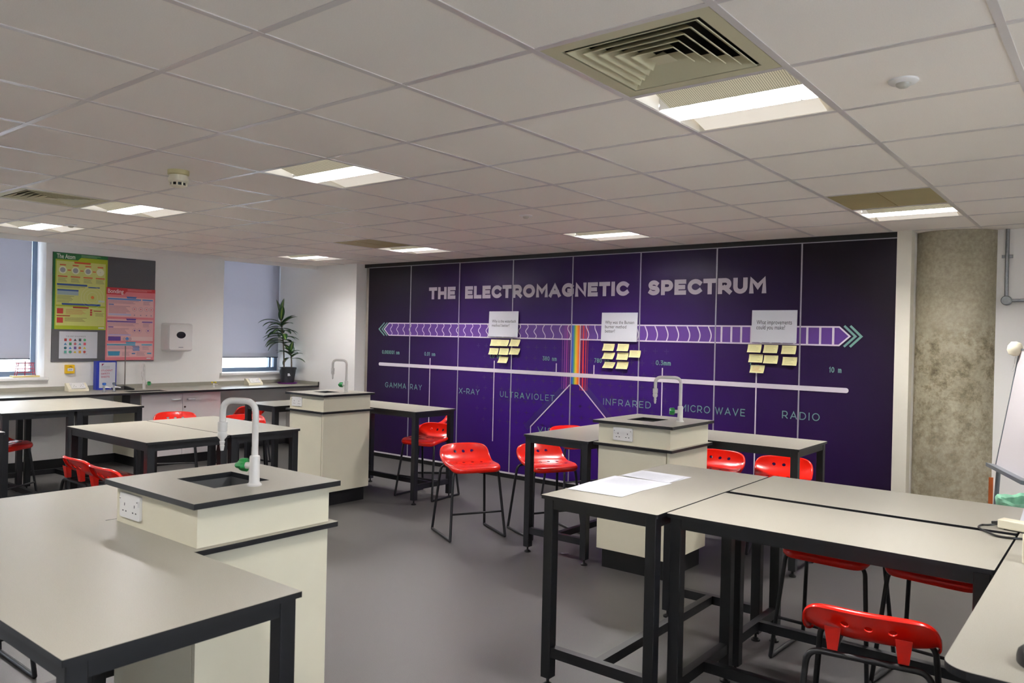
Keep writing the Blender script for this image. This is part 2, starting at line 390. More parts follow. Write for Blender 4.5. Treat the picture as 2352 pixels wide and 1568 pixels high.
for a, bq in zip(JX, JX[1:]):
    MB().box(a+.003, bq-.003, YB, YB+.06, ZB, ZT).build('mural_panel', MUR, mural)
STRIP = mat('joint_strip', '#a5a2ab', .4, metal=.3)
for x in JX[1:-1]: MB().box(x-.006, x+.006, YB-.004, YB+.055, ZB, ZT).build('joint_strip', STRIP, mural)
MB().box(JX[-1]-.003, JX[-1]+.003, YB-.004, YB+.055, ZB, ZT).build('joint_strip', STRIP, mural)
MB().box(JX[0], JX[-1], YB-.003, YB+.055, ZB-.018, ZB).build('sill_strip', mat('pale_strip', '#c9c4c8', .5), mural)
MB().box(JX[0], JX[-1], YB-.003, YB+.055, ZT, ZT+.008).build('head_strip', STRIP, mural)
MB().box(-6.86, JX[-1], YB+.004, YB+.055, ZT+.008, H-.003).build('head_track', BLACK, mural)
MB().box(JX[0], JX[-1], YB-.001, YB+.055, 0.0, ZB-.018).build('floor_seal', BLACK, mural)
MB().box(-6.85, JX[0], YB+.03, YB+.055, 0.0, ZT+.008).build('jamb_strip', mat('jamb_grey', '#8f877f', .5), mural)
def wall(d): return lambda u, v: (u, YB-d, v)
INKW = mat('pale_print', '#d3cbd4', .45); INKT = mat('title_print', '#c2bac4', .45); INKG = mat('teal_print', '#6f9c90', .5)
def wx(px, py): v = at_y(px, py, YB); return v.x, v.z
# plus marks
mb = MB()
for a in range(27):
    for c in range(13):
        x = -4.9+a*.118+(.02 if c % 2 else 0); z = .62+c*.118
        if z > 1.5 or not -4.9 < x < -2.5: continue
        s = .026; q = .0045
        for u0, u1, v0, v1 in ((x-s, x+s, z-q, z+q), (x-q, x+q, z-s, z+s)): mb.add([wall(.0008)(*p) for p in ((u0, v0), (u1, v0), (u1, v1), (u0, v1))], [(0, 1, 2, 3)])
mb.build('plus_pattern', mat('dark_violet_print', '#270e50', .4), mural)
# title
for wd, a, bq in (('THE', -5.682, -5.251), ('ELECTROMAGNETIC', -5.099, -2.943), ('SPECTRUM', -2.732, -1.573)):
    stroke_text(MB(), wd, a, bq, 1.981, 2.124, .041, wall(.0022), track=.14).build('title_lettering', INKT, mural)
# band of waves
zb0, zb1 = 1.541, 1.692; XA, XB = -6.371, -.957
tipL, tipR = wx(883, 757), wx(1952, 771); zm = (zb0+zb1)/2
outl = [(XA, zb0), (XB, zb0), (tipR[0], zm), (XB, zb1), (XA, zb1), (tipL[0], zm), (XA, zb0)]
MB().add([wall(.0012)(*p) for p in outl[:-1]], [list(range(6))]).build('wave_band', mat('violet_band_print', '#55307f', .4), mural)
mb = MB(); ribbon(mb, outl, .013, wall(.003)); mb.build('band_outline', INKW, mural)
px3 = lambda c: 840+c/3.137
px4 = lambda c: 1340+c/3.136
wv = [px3(c) for c in (185, 230, 275, 320, 368, 415, 462, 510, 558, 608, 660, 712, 765, 820, 875, 930, 985, 1045, 1108, 1162, 1222, 1285, 1345, 1407, 1467, 1535, 1598, 1662)]
wv += [px4(c) for c in (200, 260, 330, 385, 450, 522, 598, 674, 754, 828, 908)]
mb = MB()
for i, p in enumerate(wv):
    x = wx(p, 765)[0]; n = 1.5 if i < 21 else (1.0 if i < 25 else .75 if i < 28 else .62); amp = .016 if i < 21 else .018
    pts = [(x+amp*math.sin(2*math.pi*n*(k/24)+(.6 if i % 2 and 20 < i < 28 else 0)), zb0+(zb1-zb0)*k/24) for k in range(25)]
    ribbon(mb, pts, .0095 if i < 28 else .012, wall(.0026))
mb.build('wave_lines', INKW, mural)
mb = MB()
for c in (995, 1066, 1137, 1209, 1280, 1350, 1430, 1520, 1613, 1706, 1800):
    x = wx(px4(c), 770)[0]; ribbon(mb, [(x, zb0), (x, zb1)], .018, wall(.0026))
mb.build('straight_lines', INKW, mural)
mb = MB()
for t, a in ((871, 883.7), (878, 890)):
    tx = wx(t, 756)[0]; ax_ = wx(a, 741.6)[0]; ribbon(mb, [(ax_, zb1+.006), (tx, zm), (ax_, zb0-.006)], .016, wall(.0026))
for t, a in ((1965, 1939.5), (1978.7, 1953.5)):
    tx = wx(t, 771)[0]; ax_ = wx(a, 749)[0]; ribbon(mb, [(ax_, zb1+.01), (tx, zm), (ax_, zb0-.01)], .018, wall(.0026))
mb.build('chevrons', INKG, mural)
# scale bar, ticks
def pill(u0, u1, v0, v1):
    r = (v1-v0)/2; c = (v0+v1)/2
    return [(u0+r+r*math.cos(R(a)), c+r*math.sin(R(a))) for a in range(90, 271, 20)]+[(u1-r+r*math.cos(R(a)), c+r*math.sin(R(a))) for a in range(-90, 91, 20)]
MB().add([wall(.0050)(*p) for p in pill(-6.545, -.872, 1.153, 1.194)], [list(range(20))]).build('scale_bar', INKW, mural)
ZL = .383
for px, py, zt, zl in ((987, 880, wx(987, 822)[1], ZL), (1134.5, 880, wx(1136.5, 828)[1], ZL), (1278, 845, wx(1278, 834)[1], 1.16), (1364.5, 850, wx(1364.5, 838)[1], 1.16),
                   (1521, 880, wx(1522, 844.7)[1], ZL), (1737, 880, wx(1737.6, 845)[1], .3)):
    x = wx(px, py)[0]; mb = MB(); ribbon(mb, [(x, zl), (x, zt)], .012, wall(.0028)); mb.build('tick_line', INKW, mural)
# rainbow and spectral lines
xr0, xr1 = wx(1313, 815)[0], wx(1331.5, 815)[0]
RB = bpy.data.materials.new('rainbow_print'); RB.use_nodes = True; nt = RB.node_tree; bs = nt.nodes['Principled BSDF']; bs.inputs['Roughness'].default_value = .45
tc = nt.nodes.new('ShaderNodeTexCoord'); rp = nt.nodes.new('ShaderNodeValToRGB'); sp = nt.nodes.new('ShaderNodeSeparateXYZ')
nt.links.new(tc.outputs['Generated'], sp.inputs[0]); nt.links.new(sp.outputs[0], rp.inputs[0]); nt.links.new(rp.outputs[0], bs.inputs['Base Color'])
e = rp.color_ramp.elements; e[0].position = 0; e[0].color = lin('#2c3fae'); e[1].position = 1; e[1].color = lin('#d23c22')
for p, c in ((.15, '#2f63bd'), (.35, '#4f9f5e'), (.52, '#d8c52c'), (.7, '#ee9a22'), (.86, '#ec6a22')): k = e.new(p); k.color = lin(c)
MB().box(xr0, xr1, YB-.0038, YB, 1.077, zb1-.006).build('rainbow_stripe', RB, mural)
for px, wdt, col in ((1292, .012, '#5f2a78'), (1297, .014, '#7a2f86'), (1302, .018, '#8a3284'), (1306.5, .012, '#6a2a6a'), (1334, .012, '#8e2c3c'), (1339.5, .02, '#cf3436'), (1345.5, .014, '#b02c40'), (1350, .009, '#8c2c50')):
    x = wx(px, 815)[0]; mb = MB(); ribbon(mb, [(x, 1.02), (x, zb1-.008)], wdt, wall(.0016)); mb.build('spectral_line', mat('print_'+col[1:], col, .45), mural)
pl = [wx(1219, 979), wx(1310.5, 882), wx(1329.5, 882), (2*wx(1320, 882)[0]-wx(1219, 979)[0], wx(1219, 979)[1])]
mb = MB(); ribbon(mb, [(pl[0][0], .2), pl[0], pl[1]], .012, wall(.003)); ribbon(mb, [(pl[3][0], .2), pl[3], pl[2]], .012, wall(.003))
ribbon(mb, [(xr1+.002, 1.077), (xr1+.002, zb1)], .01, wall(.0042)); mb.build('prism_lines', INKW, mural)
mb = MB(); ribbon(mb, [(pl[0][0]-.07, pl[0][1]-.02), (pl[1][0]-.055, pl[1][1]-.02)], .075, wall(.0012)); ribbon(mb, [(pl[3][0]+.07, pl[3][1]-.02), (pl[2][0]+.055, pl[2][1]-.02)], .075, wall(.0012))
mb.build('prism_shade_stripes', mat('deep_violet_print', '#2c1260', .4), mural)
# names of the bands and wavelengths
for s, u0, u1, tr in (('GAMMA RAY', -6.419, -5.769, .42), ('X-RAY', -5.162, -4.847, .3), ('ULTRAVIOLET', -4.545, wx(1273.5, 905)[0], .42), ('INFRARED', -3.206, -2.671, .42),
                      ('MICRO WAVE', wx(1563, 935)[0], wx(1711.5, 945)[0], .36), ('RADIO', wx(1796.6, 950)[0], -1.096, .42)):
    z0 = .885 if u0 < -3.4 else .893
    if s == 'RADIO': z0 = .905
    stroke_text(MB(), s, u0, u1, z0, z0+.065, .0078, wall(.0024), track=tr, space=.12 if s[0] == 'M' else .45).build('band_name', INKG, mural)
stroke_text(MB(), 'VISIBLE', wx(1235, 985)[0], wx(1235, 985)[0]+.47, wx(1235, 993)[1], wx(1235, 993)[1]+.065, .0088, wall(.0024), track=.42).build('band_name', INKG, mural)
for s, a, bq, y1 in (('0.000001 nm', 878, 918, 812), ('0.01 nm', 975, 1000, 816.5), ('1.0 nm', 1125.3, 1152, 822), ('380 nm', 1246.5, 1279, 827.5), ('780 nm', 1365, 1400, 832.5), ('0.3mm', 1506.5, 1541, 838), ('1 m', 1722, 1744, 845), ('10 m', 1904.4, 1933, 855)):
    u0, z0 = wx(a, y1); u1 = wx(bq, y1)[0]
    stroke_text(MB(), s, u0, u1, z0, z0+.046, .0068, wall(.0024), track=.22).build('wavelength_label', INKG, mural)
# question sheets and sticky notes
def sheet(x0, x1, z0, z1, lines, lab, hh):
    t = thing('question_sheet', lab, 'paper', (0, 0, 0), 0, 'question sheets on the mural')
    mb = MB(); n = 6
    for k in range(n):      # sheet curls a little away from the wall towards its foot
        pass
    y = YB-.012
    mb.prism_map([(x0, z0), (x1, z0), (x1, z1), (x0, z1)], lambda u, v, d: (u, y-d-(.010*(1-(v-z0)/(z1-z0))), v), -.0006, .0006)
    mb.build('sheet', PAPER, t)
    mb = MB()
    for s, u, v, wdt in lines: font_text(mb, s, u, v, lambda a, c: (a, y-.0012-(.010*(1-(c-z0)/(z1-z0))), c), h=hh, width=wdt)
    mb.build('lettering', INK, t)
def lines_px(rows): return [(s, wx(a, y)[0], wx(a, y)[1], wx(bq, y)[0]-wx(a, y)[0]) for s, a, bq, y in rows]
q1 = wx(1126.5, 715), wx(1193, 715), wx(1192, 774.5)
sheet(q1[0][0]-.005, q1[1][0], q1[2][1]+.002, q1[0][1], lines_px([('Why is the waterbath', 1132.5, 1187, 740.5), ('method better?', 1132.2, 1172.5, 750)]), 'white sheet asking why the waterbath method is better', .033)
q2 = wx(1385, 718), wx(1467.5, 718), wx(1466, 785)
sheet(q2[0][0]-.004, q2[1][0]-.004, q2[2][1], q2[0][1], lines_px([('Why was the Bunsen', 1392, 1458.5, 743.5), ('burner method', 1392, 1440.5, 753.5), ('better?', 1392, 1414.5, 763.5)]), 'white sheet asking why the Bunsen burner method was better', .033)
q3 = wx(1730, 712.5), wx(1833, 712), wx(1831.5, 788)
sheet(q3[0][0]-.004, q3[1][0], q3[2][1], q3[0][1], lines_px([('What improvements', 1739.5, 1820.5, 744.5), ('could you make?', 1739, 1805, 756)]), 'white sheet asking what improvements you could make', .038)
NOTE = mat('yellow_note', '#ded89f', .8); NOTEI = mat('note_pencil', '#b5ae80', .8); NOTER = mat('note_red_pen', '#c9705c', .8)
def note(c, shear, lab, grp, red=False):
    (xa, ya), (xb, yb) = c
    p, q = wx(xa, ya), wx(xb, yb); x0, x1, z1, z0 = p[0], q[0], p[1], q[1]
    sh = shear*(x1-x0); cv = lambda v: .022*((z1-v)/(z1-z0))**2
    f = lambda u, v, d: (u-sh*((z1-v)/(z1-z0)), YB-.004-d-cv(v), v)
    t = thing('sticky_note', lab, 'sticky note', (0, 0, 0), 0, grp)
    mb = MB(); n = 5
    for k in range(n):
        v0, v1 = z0+(z1-z0)*k/n, z0+(z1-z0)*(k+1)/n
        mb.prism_map([(x0, v0), (x1, v0), (x1, v1), (x0, v1)], f, 0, .0006)
    mb.build('sheet', NOTE, t)
    mb = MB(); g = lambda u, v: f(u, v, .0012)
    for k in range(4):
        v = z1-(z1-z0)*(.22+.17*k); ribbon(mb, [(x0+.15*(x1-x0), v), (x0+(.6+.28*random.random())*(x1-x0), v-.001)], .0028, g)
    mb.build('handwriting', NOTER if red else NOTEI, t)
def cn(p): return (1100+p[0]/5.88, 700+p[1]/5.88)
def c4(p): return (px4(p[0]), 580+p[1]/3.136)
ga, gb, gc = 'sticky notes under the waterbath question', 'sticky notes under the Bunsen question', 'sticky notes under the improvements question'
for a, bq, sh, lab in (((168, 466), (292, 556), .0, 'yellow sticky note under the waterbath sheet, top row left'), ((294, 470), (412, 558), .08, 'yellow sticky note under the waterbath sheet, top row middle, lapping its left neighbour'),
                   ((434, 466), (562, 560), .1, 'yellow sticky note under the waterbath sheet, top row right'), ((148, 580), (268, 672), 0, 'yellow sticky note under the waterbath sheet, middle row left'),
                   ((284, 582), (407, 676), 0, 'yellow sticky note under the waterbath sheet, middle row centre'), ((432, 582), (560, 674), .1, 'yellow sticky note under the waterbath sheet, middle row right'),
                   ((280, 696), (402, 786), .1, 'lone yellow sticky note at the foot of the waterbath group')):
    note((cn(a), cn(bq)), sh, lab, ga)
for a, bq, sh, lab in (((1688, 522), (1836, 622), .04, 'yellow sticky note under the Bunsen sheet, top left'), ((1880, 524), (2030, 626), .02, 'yellow sticky note under the Bunsen sheet, top right of the two columns'),
                   ((1694, 640), (1840, 734), .12, 'yellow sticky note under the Bunsen sheet, second in the left column'), ((1874, 640), (2022, 744), .02, 'yellow sticky note under the Bunsen sheet, second in the right column'),
                   ((2040, 612), (2188, 712), 0, 'yellow sticky note lapping the panel joint beside the Bunsen group'), ((1704, 768), (1846, 856), .16, 'curling yellow sticky note at the foot of the Bunsen left column'),
                   ((1872, 762), (2024, 868), .05, 'yellow sticky note at the foot of the Bunsen right column')):
    note((cn(a), cn(bq)), sh, lab, gb)
for a, bq, sh, lab, rd in (((1188, 660), (1284, 720), .02, 'yellow sticky note under the improvements sheet, top left', 0), ((1304, 664), (1404, 724), .03, 'yellow sticky note under the improvements sheet, top middle', 0),
                       ((1433, 668), (1535, 732), .02, 'yellow sticky note under the improvements sheet, top right', 0), ((1196, 730), (1294, 792), 0, 'yellow sticky note under the improvements sheet, second row left', 0),
                       ((1304, 738), (1404, 800), .02, 'yellow sticky note under the improvements sheet, second row middle', 0), ((1438, 750), (1540, 814), .0, 'yellow sticky note under the improvements sheet, second row right', 0),
                       ((1208, 808), (1307, 868), .04, 'yellow sticky note with red writing at the foot of the improvements group', 1)):
    note((c4(a), c4(bq)), sh, lab, gc, rd)

# ================================================================== TABLES, CABINETS, STOOLS
TH = .85
def table(x0, x1, y0, y1, lab, grp='black framed lab tables', gap=.004):
    cx, cy = (x0+x1)/2, (y0+y1)/2; w_, d_ = x1-x0-gap, y1-y0-gap
    t = thing('lab_table', lab, 'table', (cx, cy, 0), 0, grp)
    hx, hy = w_/2, d_/2
    MB().prism(rrect(-hx, hx, -hy, hy, .008 if gap else .002, 3), TH-.016, TH, 0, 1).build('tabletop', [EDGE, LAM], t)
    ix, iy, l = hx-.035, hy-.035, .024
    ap = MB(); zt = TH-.0165
    for s in (-1, 1):
        ap.box(-ix+l, ix-l, s*iy-.02, s*iy+.02, zt-.042, zt); ap.box(s*ix-.02, s*ix+.02, -iy+l, iy-l, zt-.042, zt)
    ap.build('apron', FRAME, t)
    st = MB(); z0, z1 = .135, .18
    if w_ > d_:
        for s in (-1, 1): st.box(s*ix-.018, s*ix+.018, -iy+l, iy-l, z0, z1)
        st.box(-ix+.018, ix-.018, -.018, .018, z0+.001, z1-.001)
    else:
        for s in (-1, 1): st.box(-ix+l, ix-l, s*iy-.018, s*iy+.018, z0, z1)
        st.box(-.018, .018, -iy+.018, iy-.018, z0+.001, z1-.001)
    st.build('stretcher', FRAME, t)
    for sx in (-1, 1):
        for sy in (-1, 1):
            lg = MB().box(sx*ix-l, sx*ix+l, sy*iy-l, sy*iy+l, .04, zt).build('leg', FRAME, t, bevel=.003)
            MB().lathe([(.024, 0), (.024, .008), (.012, .016), (.007, .018), (.007, .042)], (sx*ix, sy*iy, 0), 14).build('levelling_foot', BLACK, lg)
    return t
# near left island
table(-1.970, -.81, -1.885, -1.2852, 'lab table nearest the camera, in front of the large sink cabinet', gap=0)
table(-2.63, -1.970, -1.885, -.685, 'lab table along the left side of the nearest sink cabinet', gap=0)
# pair in the left middle
table(-4.93, -3.77, -.245, .32, 'front table of the pair standing behind the nearest sink tap')
table(-4.93, -3.77, .325, .885, 'rear table of the pair behind the nearest sink tap, with window glare')
# pair by the worktop
table(-7.24, -6.07, -.27, .29, 'left table of the pair beside the window worktop', gap=0)
table(-7.24, -6.07, .2905, .87, 'right table of the pair beside the window worktop', gap=0)
table(-6.03, -4.83, -1.25, -.65, 'lab table cut off by the left edge of the picture')
# far left island
table(-5.33, -4.13, 2.39, 2.93, 'lab table right of the far sink cabinet, close to the mural')
table(-5.86, -5.34, 1.74, 2.93, 'lab table left of the far sink cabinet, with window glare')
# middle right island
table(-2.50, -1.94, 1.87, 3.07, 'lab table left of the cabinet in front of the mural centre')
table(-1.93, -.77, 2.60, 3.22, 'lab table behind and right of the cabinet in front of the mural centre')
# near right group
table(-1.12, -.54, .21, 1.43, 'lab table with the loose papers on it')
table(-.535, .60, .270, .855, 'near table of the right pair, with the black lead across it')
table(-.535, .60, .897, 1.48, 'far table of the right pair, beside the table with papers')
# desk at the right edge
t = thing('teacher_desk', 'pale desk with a rounded corner at the right edge of the picture', 'desk', (0, 0, 0))
x0, x1, y0, y1, r = .605, 1.35, -.66, 1.60, .06
pts = [(x0+r+r*math.cos(R(a)), y0+r+r*math.sin(R(a))) for a in range(180, 271, 10)]+[(x1, y0), (x1, y1), (x0, y1)]
MB().prism(pts, TH-.018, TH, 0, 1).build('desktop', [EDGE, LAM], t)
MB().box(.70, 1.3, -.60, -.05, .06, TH-.019).build('pedestal', CREAM, t, bevel=.002)
MB().box(.72, 1.28, -.57, -.08, 0, .06).build('plinth', BLACK, t)
MB().box(1.27, 1.3, -.05, 1.5, .3, TH-.019).build('modesty_panel', CREAM, t)
for yy in (1.52,):
    for xx in (.65, 1.28): MB().box(xx-.024, xx+.024, yy-.024, yy+.024, 0, TH-.019).build('leg', FRAME, t)
MB().box(.63, .67, -.05, 1.49, TH-.08, TH-.019).build('apron', FRAME, t)

def socket_plate(mb_plate, t, name='socket', f=None, wd=.146, hh=.086):
    # f(u,v,d): plane map, u right, v up, d outwards
    pl = MB().prism_map([(p[0], p[1]) for p in rrect(-wd/2, wd/2, -hh/2, hh/2, .006, 3)], f, 0, .009).build('socket', WHITE, t)
    mb = MB()
    for cx in (-.036, .036):
        for du, dv, a, bq in ((0, .004, .0025, .005), (-.011, -.019, .0045, .0022), (.011, -.019, .0045, .0022)):
            mb.add([f(cx+du+s*a, dv+q*bq, .0094) for s, q in ((-1, -1), (1, -1), (1, 1), (-1, 1))], [(0, 1, 2, 3)])
    mb.build('pin_holes', BLACK, pl)
    mb = MB()
    for cx in (-.062, .062): mb.prism_map([(cx-.005, .006), (cx+.005, .006), (cx+.005, .026), (cx-.005, .026)], f, .009, .013)
    mb.build('rocker_switch', WHITE, pl)
    mb = MB()
    for cx in (-.062, .062): mb.add([f(cx+a, v, .0132) for a, v in ((-.0035, .021), (.0035, .021), (.0035, .0245), (-.0035, .0245))], [(0, 1, 2, 3)])
    mb.build('switch_mark', mat('dark_grey_mark', '#4a3c3c', .6), pl)
    return pl
def lab_tap(parent, x, y, z, ang, L=.14, top=.31, kang=None):
    d = Vector((math.cos(ang), math.sin(ang), 0)); o = Vector((x, y, z)); up = Vector((0, 0, 1))
    body = MB().lathe([(.025, 0), (.025, .005), (.021, .008), (.018, .012), (.018, .098), (.017, .104), (.013, .107)], o, 24)
    path = fillet([o+up*.10, o+up*(top-.0125), o+d*L+up*(top-.0125), o+d*L+up*(top-.10)], .045, 8)
    body.tube(path, .0112, 14)
    tp = body.build('tap', TAPM, parent)
    n = o+d*L+up*(top-.10)
    MB().lathe([(.0125, .012), (.017, .010), (.017, -.022), (.013, -.024), (.0165, -.030), (.0165, -.042), (.008, -.052), (.0075, -.058), (.0095, -.060), (.007, -.072), (.0085, -.074), (.0055, -.092)], n, 18).build('nozzle', TAPM, tp)
    ka = kang if kang is not None else ang
    kd = Vector((math.cos(ka), math.sin(ka), 0))
    MB().lathe([(.012, 0), (.012, .028), (.009, .03)], o+up*.068+kd*.014, 14, ax=kd).build('valve_stem', TAPM, tp)
    kb = MB(); c = o+up*.068+kd*.036; e1 = Vector((-kd.y, kd.x, 0)); rings = []
    for k, sc_ in ((0, .7), (.006, 1), (.030, .95), (.036, .8)):
        for q in range(24):
            a = 2*math.pi*q/24; rr = (.021+.006*math.cos(3*a))*sc_
            rings.append(c+kd*k+(e1*math.cos(a)+up*math.sin(a))*rr)
    fs = [[i*24+q, i*24+(q+1) % 24, (i+1)*24+(q+1) % 24, (i+1)*24+q] for i in range(3) for q in range(24)]+[list(range(24))[::-1], [72+q for q in range(24)]]
    kb.add(rings, fs, 0, True); kb.build('knob', GREEN, tp)
    return tp
def slab_with_hole(x0, x1, y0, y1, hx0, hx1, hy0, hy1, z0, z1):
    m_ = MB(); xs = [x0, hx0, hx1, x1]; ys = [y0, hy0, hy1, y1]
    vs = [(x, y, z) for z in (z0, z1) for y in ys for x in xs]; I = lambda i, j, k: k*16+j*4+i
    fs = []; mi = []
    for j in range(3):
        for i in range(3):
            if i == 1 and j == 1: continue
            fs.append([I(i, j, 1), I(i+1, j, 1), I(i+1, j+1, 1), I(i, j+1, 1)]); mi.append(1)
            fs.append([I(i, j, 0), I(i, j+1, 0), I(i+1, j+1, 0), I(i+1, j, 0)]); mi.append(0)
    for i in range(3):
        fs += [[I(i, 0, 0), I(i+1, 0, 0), I(i+1, 0, 1), I(i, 0, 1)], [I(i+1, 3, 0), I(i, 3, 0), I(i, 3, 1), I(i+1, 3, 1)], [I(0, i+1, 0), I(0, i, 0), I(0, i, 1), I(0, i+1, 1)], [I(3, i, 0), I(3, i+1, 0), I(3, i+1, 1), I(3, i, 1)]]; mi += [0]*4
    fs += [[I(1, 1, 0), I(1, 1, 1), I(2, 1, 1), I(2, 1, 0)], [I(2, 2, 0), I(2, 2, 1), I(1, 2, 1), I(1, 2, 0)], [I(1, 2, 0), I(1, 2, 1), I(1, 1, 1), I(1, 1, 0)], [I(2, 1, 0), I(2, 1, 1), I(2, 2, 1), I(2, 2, 0)]]; mi += [0]*4
    return m_.add(vs, fs, mi)
def basin(x0, x1, y0, y1, z0, z1):
    m_ = MB(); w_ = .006
    m_.box(x0-w_, x1+w_, y0-w_, y1+w_, z0-w_, z0)
    m_.box(x0-w_, x0, y0-w_, y1+w_, z0, z1).box(x1, x1+w_, y0-w_, y1+w_, z0, z1).box(x0, x1, y0-w_, y0, z0, z1).box(x0, x1, y1, y1+w_, z0, z1)
    return m_
def cabinet(x0, x1, y0, y1, lab, hole, tap, tap_ang, L, sock, kang=None, top=.31):
    t = thing('sink_cabinet', lab, 'cabinet', (0, 0, 0), 0, 'sink cabinets')
    e = .028
    MB().box(x0+e+.03, x1-e-.03, y0+e+.03, y1-e-.03, 0, .125).build('plinth', BLACK, t)
    MB().box(x0+e, x1-e-.004, y0+e+.016, y1-e, .125, TH-.019).build('carcass', CREAM, t)
    MB().box(x0+e+.001, x1-e-.026, y0+e, y0+e+.0155, .13, TH-.024).build('door', CREAM, t, bevel=.0015)
    MB().box(x1-e-.018, x1-e, y0+e-.001, y1-e, .128, TH-.019).build('side_panel', CREAM, t, bevel=.001)
    MB().prism(rrect(x0, x1, y0, y1, .006, 2), TH-.019, TH-.001, 0, 1).build('lower_slab', [EDGE, LAM], t)
    rz = MB(); rx0, rx1, ry0, ry1, q = x0+e, x1-e-.004, y0+e, y1-e, .016
    rz.box(rx0, rx1, ry0, ry0+q, TH-.001, .981).box(rx0, rx1, ry1-q, ry1, TH-.001, .981).box(rx0, rx0+q, ry0+q, ry1-q, TH-.001, .981).box(rx1-q, rx1, ry0+q, ry1-q, TH-.001, .981)
    rz.build('riser', CREAM, t)
    MB().box(x1-e-.004, x1-e+.003, y0+e-.003, y1-e, TH, .981).build('riser_end_panel', CREAM, t)
    slab_with_hole(x0-.003, x1+.003, y0-.003, y1+.003, *hole, .981, 1.0).build('worktop', [EDGE, LAM], t)
    basin(*hole, .865, .9805).build('sink', SINKM, t)
    socket_plate(None, t, f=lambda u, v, d: (sock+u, y0+e-d, .918+v))
    lab_tap(t, tap[0], tap[1], 1.0, tap_ang, L, top, kang)
    return t
cabinet(-1.97, -1.365, -1.285, -.715, 'large cream sink cabinet nearest the camera, at left', (-1.80, -1.55, -1.11, -.89), (-1.50, -.985), R(210), .125, -1.83, kang=R(195))
cabinet(-5.17, -4.62, 1.74, 2.33, 'small cream sink cabinet far back, left of the mural', (-5.02, -4.84, 1.93, 2.10), (-4.80, 2.14), R(205), .14, -5.03)
cabinet(-1.93, -1.34, 1.91, 2.53, 'cream sink cabinet standing before the middle of the mural', (-1.78, -1.58, 2.10, 2.33), (-1.46, 2.26), R(213), .17, -1.71)

